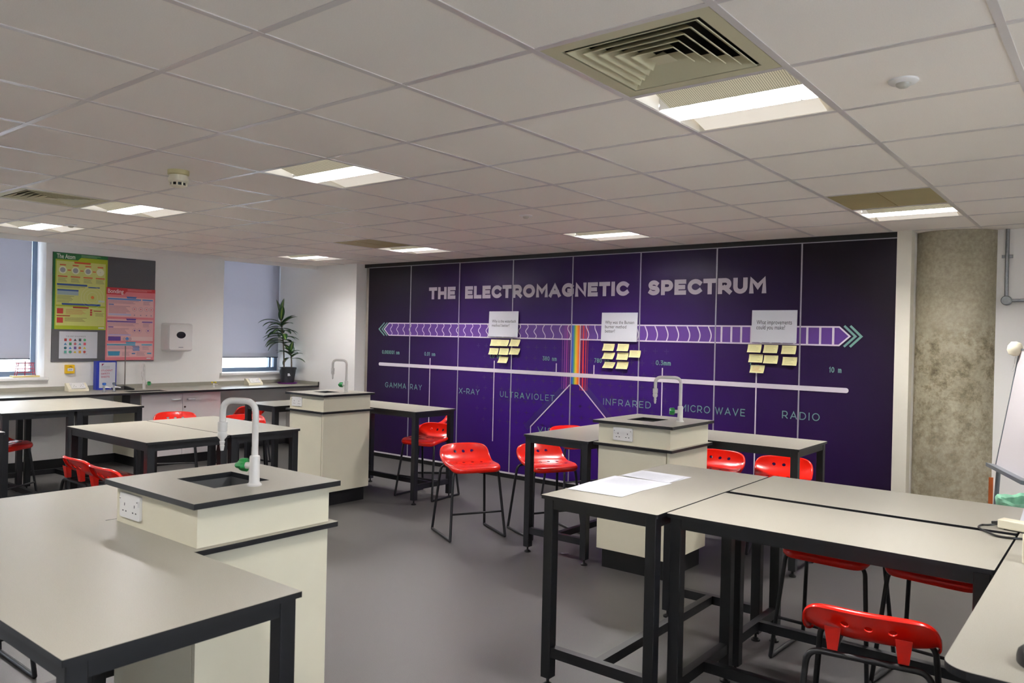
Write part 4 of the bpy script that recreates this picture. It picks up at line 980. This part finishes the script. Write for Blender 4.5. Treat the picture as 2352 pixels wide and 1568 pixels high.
# ================================================================== CEILING FITTINGS
HOUS = mat('luminaire_white', '#e9e5dc', .5)
PERF = bpy.data.materials.new('perforated_metal_glow'); PERF.use_nodes = True; nt = PERF.node_tree; bs = nt.nodes['Principled BSDF']; bs.inputs['Roughness'].default_value = .4
tc = nt.nodes.new('ShaderNodeTexCoord'); vo = nt.nodes.new('ShaderNodeTexVoronoi'); vo.voronoi_dimensions = '2D'; vo.inputs['Scale'].default_value = 120; vo.inputs['Randomness'].default_value = 0
rp = nt.nodes.new('ShaderNodeValToRGB'); rp.color_ramp.elements[0].position = .3; rp.color_ramp.elements[0].color = lin('#6e6852'); rp.color_ramp.elements[1].position = .42; rp.color_ramp.elements[1].color = lin('#c9c2aa')
nt.links.new(tc.outputs['Object'], vo.inputs[0]); nt.links.new(vo.outputs['Distance'], rp.inputs[0]); nt.links.new(rp.outputs[0], bs.inputs['Base Color']); nt.links.new(rp.outputs[0], bs.inputs['Emission Color']); bs.inputs['Emission Strength'].default_value = .38  # panel given a glow of its own, standing in for backlight
TUBEM = bpy.data.materials.new('fluorescent_tube'); TUBEM.use_nodes = True; nt = TUBEM.node_tree; nt.nodes.clear()
o_ = nt.nodes.new('ShaderNodeOutputMaterial'); e_ = nt.nodes.new('ShaderNodeEmission'); e_.inputs[0].default_value = (1, .975, .955, 1); e_.inputs[1].default_value = TUBE
nt.links.new(e_.outputs[0], o_.inputs[0])
SLIT = bpy.data.materials.new('slot_glow'); SLIT.use_nodes = True; nt = SLIT.node_tree; nt.nodes.clear()  # emission in place of tube light on the inside of the housing
o_ = nt.nodes.new('ShaderNodeOutputMaterial'); e_ = nt.nodes.new('ShaderNodeEmission'); e_.inputs[0].default_value = (1, .97, .93, 1); e_.inputs[1].default_value = 1.6
nt.links.new(e_.outputs[0], o_.inputs[0])
REFL = mat('glowing_reflector', '#e9e2d6', .5, emit=.42)  # emission put in for the light the tubes throw on this wing
LOUV = mat('bright_louvre', '#c9c9c9', .2, metal=.9)
def make_light():
    t = thing('ceiling_light', '', 'ceiling light')
    h = .283; d = .10
    mb = MB()      # open-bottomed tray
    mb.box(-h, h, -h, h, d, d+.006)
    for s in (-1, 1): mb.box(s*h-.003, s*h+.003, -h, h, -.001, d); mb.box(-h, h, s*h-.003, s*h+.003, -.001, d)
    mb.build('housing', HOUS, t)
    P_ = lambda x0, x1, y0, z0, y1, z1, th=.002: MB().add([(x0, y0, z0), (x1, y0, z0), (x1, y1, z1), (x0, y1, z1), (x0, y0, z0+th), (x1, y0, z0+th), (x1, y1, z1+th), (x0, y1, z1+th)], [(0, 3, 2, 1), (4, 5, 6, 7), (0, 1, 5, 4), (1, 2, 6, 5), (2, 3, 7, 6), (3, 0, 4, 7)])
    P_(-h+.05, h-.004, -.215, .030, -.088, .002).build('perforated_panel', PERF, t)
    P_(-h+.03, h-.03, .098, .036, h-.004, .0015).build('reflector', REFL, t)
    MB().box(-h+.03, h-.03, -h+.006, -.10, .082, .086).build('slot_glow', SLIT, t)
    tb = MB()
    for y in (-.058, -.018, .026, .066): tb.tube([(-.255, y, .072), (.255, y, .072)], .0155, 12)
    tb.build('tube', TUBEM, t)
    MB().box(-.278, .278, -.088, .096, .092, .094).build('tray_reflector', mat('mirror_reflector', '#f0f0f0', .2, metal=.8), t)
    lo = MB()
    for y, zz in ((-.086, .09), (.004, .05), (.094, .09)): lo.box(-.278, .278, y-.002, y+.002, .002, zz)
    for x in (-.279, .279): lo.box(x-.001, x+.001, -.085, .093, .026, .09)
    for k in range(10): x = -.278+.0618*k; lo.box(x-.002, x+.002, -.084, .092, .002, .018)
    lo.build('louvre', LOUV, t)
    return t
LL = {(-1, -5): 'ceiling light behind the camera, second row from the right wall', (-5, -5): 'ceiling light behind the camera, over the room middle', (-9, -5): 'ceiling light behind the camera, on the window side',
      (3, 0): 'ceiling light right of the picture, level with the large air grille', (3, 5): 'ceiling light right of the picture, beyond the conduit corner', (3, -5): 'ceiling light behind the camera, nearest the right wall',
      (-1, 0): 'ceiling light beside the large air grille near the camera', (-5, 0): 'ceiling light left of centre with tiles all round it', (-9, 0): 'ceiling light touching the far left air grille',
      (-12, 0): 'ceiling light at the left picture edge above the window blind', (-1, 5): 'ceiling light in front of the concrete column', (-5, 5): 'ceiling light above the middle of the mural',
      (-9, 5): 'ceiling light next to the beige panel left of the mural', (-12, 5): 'ceiling light above the window with the plant'}
l0 = make_light()
for k, (i, j) in enumerate(lights):
    o = l0 if k == 0 else copy_tree(l0)
    o.location = ((GX(i)+GX(i+1))/2, (GY(j)+GY(j+1))/2, H); o['group'] = 'recessed ceiling lights'
    if (i, j) == (-12, 5):        # tubes turned down so the wall beside them is less bright
        dim = TUBEM.copy(); dim.node_tree.nodes['Emission'].inputs[1].default_value = TUBE*.6
        for ch in children(o):
            if ch.name.startswith('tube'): ch.material_slots[0].link = 'OBJECT'; ch.material_slots[0].material = dim
    o['label'] = LL[(i, j)]
GRI = mat('grille_paint', '#c6c0a0', .5); GRID_D = mat('duct_dark', '#15140f', .9)
def make_vent():
    t = thing('air_grille', '', 'air grille'); h = .283
    fr = MB()
    for a, bq, z0, z1 in ((h, .235, 0, .004),):
        for s in (-1, 1): fr.box(-a, a, s*(a+bq)/2-(a-bq)/2, s*(a+bq)/2+(a-bq)/2, -.002, .006); fr.box(s*(a+bq)/2-(a-bq)/2, s*(a+bq)/2+(a-bq)/2, -bq, bq, -.002, .006)
    fr.build('frame', GRI, t)
    MB().box(-.24, .24, -.24, .24, .12, .125).build('duct', GRID_D, t)
    du = MB()
    for s in (-1, 1): du.box(-.24, .24, s*.238-.002, s*.238+.002, .006, .12); du.box(s*.238-.002, s*.238+.002, -.236, .236, .006, .12)
    du.build('duct_wall', GRID_D, t)
    for k in range(5):
        a = .222-.037*k; z = -.004
        vs = []
        for rr, zz in ((a, z), (a-.038, z+.030), (a-.036, z+.031), (a+.002, z+.002)):
            vs += [(-rr, -rr, zz), (rr, -rr, zz), (rr, rr, zz), (-rr, rr, zz)]
        fs = []
        for q in range(3):
            for s in range(4): fs.append([q*4+s, q*4+(s+1) % 4, (q+1)*4+(s+1) % 4, (q+1)*4+s][::-1])
        for s in range(4): fs.append([s, (s+1) % 4, 12+(s+1) % 4, 12+s])
        MB().add(vs, fs).build('vane', GRI, t)
    MB().add([(-.035, -.035, -.004), (.035, -.035, -.004), (.035, .035, -.004), (-.035, .035, -.004), (0, 0, .022)], [(3, 2, 1, 0), (0, 1, 4), (1, 2, 4), (2, 3, 4), (3, 0, 4)]).build('centre_cone', GRI, t)
    return t
v0 = make_vent()
for k, ((i, j), lab) in enumerate(zip(vents, ('large beige stepped air grille near the camera', 'beige stepped air grille at the far left of the ceiling'))):
    o = v0 if k == 0 else copy_tree(v0)
    o.location = ((GX(i)+GX(i+1))/2, (GY(j)+GY(j+1))/2, H); o['label'] = lab; o['group'] = 'ceiling air grilles'
BEI = mat('beige_metal', '#a99c6e', .55, noise=(5, .04, 3))
for (i, j), lab in zip(plain, ('beige blank panel in the ceiling in front of the concrete column', 'beige blank panel in the ceiling left of the mural')):
    t = thing('ceiling_panel', lab, 'ceiling panel', ((GX(i)+GX(i+1))/2, (GY(j)+GY(j+1))/2, H), 0, 'beige ceiling panels')
    MB().box(-.284, .284, -.284, .284, .001, .012).build('plate', BEI, t)
    MB().box(-.002, .002, -.28, .28, -.0005, .001).build('seam', mat('seam_brown', '#8d7a48', .6), t)
v = at_z(410, 392, H)
t = thing('smoke_detector', 'cream smoke detector hanging from the ceiling at left', 'smoke detector', (v.x, v.y, H))
MB().lathe([(.058, 0), (.058, -.022), (.05, -.028)], (0, 0, 0), 28).build('base', mat('yellowed_plastic', '#c9bf90', .5), t)
MB().lathe([(.05, -.028), (.05, -.042), (.055, -.043), (.055, -.062), (.048, -.07)], (0, 0, 0), 28).build('body', CREAMP, t)
mb = MB()
for k in range(10):
    a = 2*math.pi*k/10; c = Vector((.045*math.cos(a), .045*math.sin(a), -.078)); mb.obox(c, Vector((-math.sin(a), math.cos(a), 0))*.004, Vector((math.cos(a), math.sin(a), 0))*.003, (0, 0, .009))
mb.lathe([(.047, -.086), (.03, -.095)], (0, 0, 0), 24); mb.build('cap', CREAMP, t)
MB().lathe([(.040, -.07), (.040, -.086)], (0, 0, 0), 24).build('chamber', BLACK, t)
for (px, py), lab in (((2075, 184), 'round white ceiling sensor at the upper right'), ((1208, 494), 'small round ceiling sensor above the mural'), ((163, 516), 'small round ceiling sensor between the two far left lights')):
    v = at_z(px, py, H); t = thing('ceiling_sensor', lab, 'sensor', (v.x, v.y, H), 0, 'round ceiling sensors')
    MB().lathe([(.048, 0), (.048, -.006), (.04, -.012)], (0, 0, 0), 28).build('rim', WHITE, t)
    MB().lathe([(.024, -.012), (.022, -.02), (.014, -.026), (.0, -.028)], (0, 0, 0), 22).build('lens', mat('sensor_lens', '#bdb9ae', .3), t)

# ================================================================== RIGHT-HAND CORNER
YC = 4.36
v = at_y(2313, 600, YC-.02); vj = at_y(2312, 690, YC-.02)
t = thing('conduit', 'grey steel conduit with a round junction box on the right wall', 'conduit', (0, 0, 0))
MB().tube([(v.x, YC-.018, H-.001), (v.x, YC-.018, vj.z)], .013, 12).build('pipe', GALV, t)
MB().tube([(vj.x, YC-.018, vj.z), (XR-.05, YC-.018, vj.z)], .012, 12).build('pipe', GALV, t)
MB().lathe([(.036, 0), (.036, -.045), (.03, -.05)], (vj.x, YC-.001, vj.z), 24, axis='y').build('junction_box', GALV, t)
vs_ = at_y(2313, 589, YC); MB().box(v.x-.036, v.x+.036, YC-.012, YC-.001, vs_.z-.012, vs_.z+.012).build('saddle', GALV, t)
# easel
y0 = 3.55
A = at_y(2290, 1067, y0); B = at_z(2352, 1098, A.z); dx = (B-A); dx.z = 0; dx.normalize(); nn = Vector((dx.y, -dx.x, 0))
if nn.dot(CAM-A) < 0: nn = -nn
d = ray(2345, 803); P0 = A.copy(); t_ = ((P0-CAM).dot(dx))/d.dot(dx); TP = CAM+d*t_
upv = TP-A; hgt = upv.length; upn = upv.normalized(); nb = dx.cross(upn).normalized()
if nb.dot(CAM-A) < 0: nb = -nb
t = thing('whiteboard_easel', 'leaning whiteboard easel with a grey tray at the right edge', 'easel', (0, 0, 0))
W_ = .70
c = A+dx*W_/2+upn*hgt/2
MB().obox(c, dx*W_/2, upn*hgt/2, nb*.006).build('board', mat('whiteboard', '#d9d4d8', .25), t)
fm = MB(); fm.obox(A+upn*hgt/2, dx*.005, upn*hgt/2, nb*.010); fm.obox(A+dx*W_+upn*hgt/2, dx*.005, upn*hgt/2, nb*.010); fm.obox(A+dx*W_/2+upn*hgt, dx*(W_/2+.005), upn*.006, nb*.010)
GREYF = mat('grey_frame', '#767c82', .4, metal=.3)
fm.build('frame', GREYF, t)
MB().obox(A+dx*W_/2+nb*.03-Vector((0, 0, .012)), dx*(W_/2+.012), nb*.035, Vector((0, 0, .012))).build('tray', GREYF, t)
leg0 = A+dx*.04-Vector((0, 0, .02))
for s in (0, 1):
    top = A+dx*(.04+s*(W_-.08))-Vector((0, 0, .02))+nb*.0; bt = Vector((top.x, top.y, 0))-upn*0+(-Vector((upn.x, upn.y, 0)))*.25
    MB().tube([top, bt], .014, 10).build('leg', GREYF, t)
    bk = A+dx*(.04+s*(W_-.08))+upn*hgt*.8-nb*.02; MB().tube([bk, Vector((bk.x, bk.y, 0))+Vector((upn.x, upn.y, 0)).normalized()*.28], .012, 10).build('rear_leg', GREYF, t)
MB().lathe([(0, -.05), (.03, -.042), (.045, -.015), (.045, .015), (.03, .042), (0, .05)], TP+nb*.035+dx*.0+upn*.0, 24, ax=upn).build('corner_knob', CREAMP, t)
mb = MB(); c0 = TP+nb*.02-upn*.10
mb.tube([c0+dx*(.014*math.sin(2*a))+upn*(.05*math.cos(a)) for a in [2*math.pi*k/28 for k in range(28)]], .0015, 6, closed=True); mb.build('cord_loop', mat('white_cord', '#b9b4b0', .6), t)
# bin with green liner
v = at_y(2292, 1140, 2.6); rad = .19
bc = Vector((v.x+rad*.98, 2.6, 0)); zr = v.z
t = thing('waste_bin', 'waste bin with a green plastic liner beside the easel', 'bin', (bc.x, bc.y, 0))
MB().lathe([(.14, 0), (rad-.01, zr-.03), (rad-.016, zr-.03), (.13, .01)], (0, 0, 0), 32).build('bin_body', mat('grey_bin', '#8b8f92', .5), t)
LIN = mat('green_liner', '#86c4a4', .35, noise=(14, .38, 4))
mb = MB(); n = 48; vs = []
for rr, zz in ((rad-.012, -.05), (rad+.004, -.045), (rad+.008, -.012), (rad, .004), (rad-.02, -.01), (rad-.03, -.10)):
    for k in range(n):
        a = 2*math.pi*k/n; w_ = .006*math.sin(7*a+zz*60)+.004*math.sin(13*a); vs.append(((rr+w_*.6)*math.cos(a), (rr+w_*.6)*math.sin(a), zr+zz+w_*.8))
mb.add(vs, [[i*n+k, i*n+(k+1) % n, (i+1)*n+(k+1) % n, (i+1)*n+k] for i in range(5) for k in range(n)], 0, True); mb.build('liner', LIN, t)
# brown strip against the column
va = at_y(2271, 1096, 4.05); vb = at_y(2281, 1096, 4.05)
tag(MB().box(va.x, vb.x, 4.05, 4.07, 0, va.z).build('wooden_stick', mat('orange_wood', '#9c4a14', .6, noise=(12, .15, 4))), 'orange-brown wooden stick standing by the concrete column', 'stick')

# ================================================================== THINGS ON THE TABLES AND FLOOR
def flat_sheet(name, lab, pts_px, z, printed, lift=0.0):
    t = thing(name, lab, 'paper', (0, 0, 0), 0, 'loose papers on the table')
    ps = [at_z(a, bq, z) for a, bq in pts_px]
    MB().prism([(p_.x, p_.y) for p_ in ps], z, z+.0006).build('sheet', PAPER, t)
    if printed:
        mb = MB(); a, bq, c_, d_ = ps
        for k in range(printed):
            s = .12+.76*k/printed; p0 = a.lerp(d_, s); p1 = bq.lerp(c_, s)
            x0, x1 = p0.lerp(p1, .12), p0.lerp(p1, .88-.25*((k*5) % 3)/3); q = (d_-a).normalized()*.0022
            mb.add([x0+Vector((0, 0, .0009)), x1+Vector((0, 0, .0009)), x1+q+Vector((0, 0, .0009)), x0+q+Vector((0, 0, .0009))], [(0, 1, 2, 3)])
        mb.build('printed_lines', GREYINK, t)
flat_sheet('paper_sheet', 'blank white sheet nearest the table end', [(1303, 1122), (1428, 1141), (1480, 1125), (1355, 1106)], TH+.0018, 0)
flat_sheet('paper_sheet', 'printed sheet in the middle of the three papers', [(1358, 1106), (1478, 1126), (1544, 1110), (1412, 1092)], TH+.001, 17)
flat_sheet('paper_sheet', 'printed sheet at the far end of the papers', [(1426, 1091), (1536, 1109), (1572, 1097), (1475, 1080)], TH+.0026, 14)
flat_sheet('paper_sheet', 'sheet peeping out from under the far printed paper', [(1440, 1090), (1540, 1108), (1589, 1096), (1484, 1081)], TH+.0003, 0)
flat_sheet('paper_sheet', 'white sheet at the right picture edge on the desk', [(2342, 1198), (2352, 1200), (2380, 1172), (2352, 1166)], TH+.0003, 0)
# extension lead
a = at_z(2290, 1214, TH); bq = at_z(2352, 1226, TH); dd = (bq-a); dd.z = 0; dd.normalize(); nn = Vector((-dd.y, dd.x, 0))
t = thing('extension_lead', 'cream extension lead with a black cable across the tables', 'extension lead', (0, 0, 0))
MB().obox(a+dd*.17+nn*.028+Vector((0, 0, .021)), dd*.17, nn*.028, (0, 0, .017)).build('socket_strip', CREAMP, t, bevel=.004)
MB().obox(a+dd*.17+nn*.028+Vector((0, 0, .002)), dd*.15, nn*.02, (0, 0, .002)).build('foot', BLACK, t)
cp = [a+nn*.028+dd*.002+Vector((0, 0, .018)), at_z(2272, 1205, TH+.012), at_z(2256, 1205, TH+.006), at_z(2248, 1209, TH+.005), at_z(2254, 1215, TH+.005), at_z(2272, 1223, TH+.005), at_z(2292, 1231, TH+.005), at_z(2320, 1235, TH+.005), at_z(2352, 1238, TH+.005), at_z(2400, 1246, TH+.005)]
sm = []
for i in range(len(cp)-1):
    p0, p1, p2, p3 = cp[max(i-1, 0)], cp[i], cp[i+1], cp[min(i+2, len(cp)-1)]
    for k in range(6):
        s = k/6; sm.append(.5*((2*p1)+(p2-p0)*s+(2*p0-5*p1+4*p2-p3)*s*s+(3*p1-p0-3*p2+p3)*s**3))
sm.append(cp[-1])
MB().tube(sm, .0042, 8).build('cable', BLACK, t)
MB().tube([a+nn*.028-dd*.03+Vector((0, 0, .016)), a+nn*.028+Vector((0, 0, .019))], [.005, .009], 10).build('cable_boot', BLACK, t)
# cream box and small things on the desk
v = at_z(2347, 1294, TH)
t = thing('desk_socket_box', 'cream box standing on the desk at the right picture edge', 'box', (v.x, v.y, TH))
MB().box(0, .12, 0, .10, 0, .095).build('case', CREAMP, t, bevel=.004)
v = at_z(2341, 1512, TH)
t = thing('desk_gadget', 'black rounded gadget on the desk at the right picture edge', 'gadget', (v.x+.03, v.y-.02, TH), R(20))
mb = MB(); vs = []; n = 20
for s, zz in ((1, .0), (1, .012), (.92, .024), (.7, .033), (.3, .037)):
    for k in range(n): aa = 2*math.pi*k/n; vs.append((.032*s*math.cos(aa), .055*s*math.sin(aa), zz))
mb.add(vs, [[i*n+k, i*n+(k+1) % n, (i+1)*n+(k+1) % n, (i+1)*n+k] for i in range(4) for k in range(n)]+[[4*n+k for k in range(n)], [k for k in range(n)][::-1]], 0, True); mb.build('shell', BLACK, t)
# scrap on the floor
v = at_z(1297, 1272, 0)
mb = MB(); mb.add([(-.03, -.01, .001), (.0, -.012, .006), (.03, .008, .012), (.022, .022, .004), (-.004, .008, .002), (-.03, .006, .001), (0, 0, .0005)], [(0, 1, 4, 5), (1, 2, 3, 4)])
ob = mb.build('paper_scrap', PAPER, loc=(v.x, v.y, .0005)); tag(ob, 'torn white scrap of paper on the floor by the table leg', 'paper scrap')
md = ob.modifiers.new('thickness', 'SOLIDIFY'); md.thickness = .0006
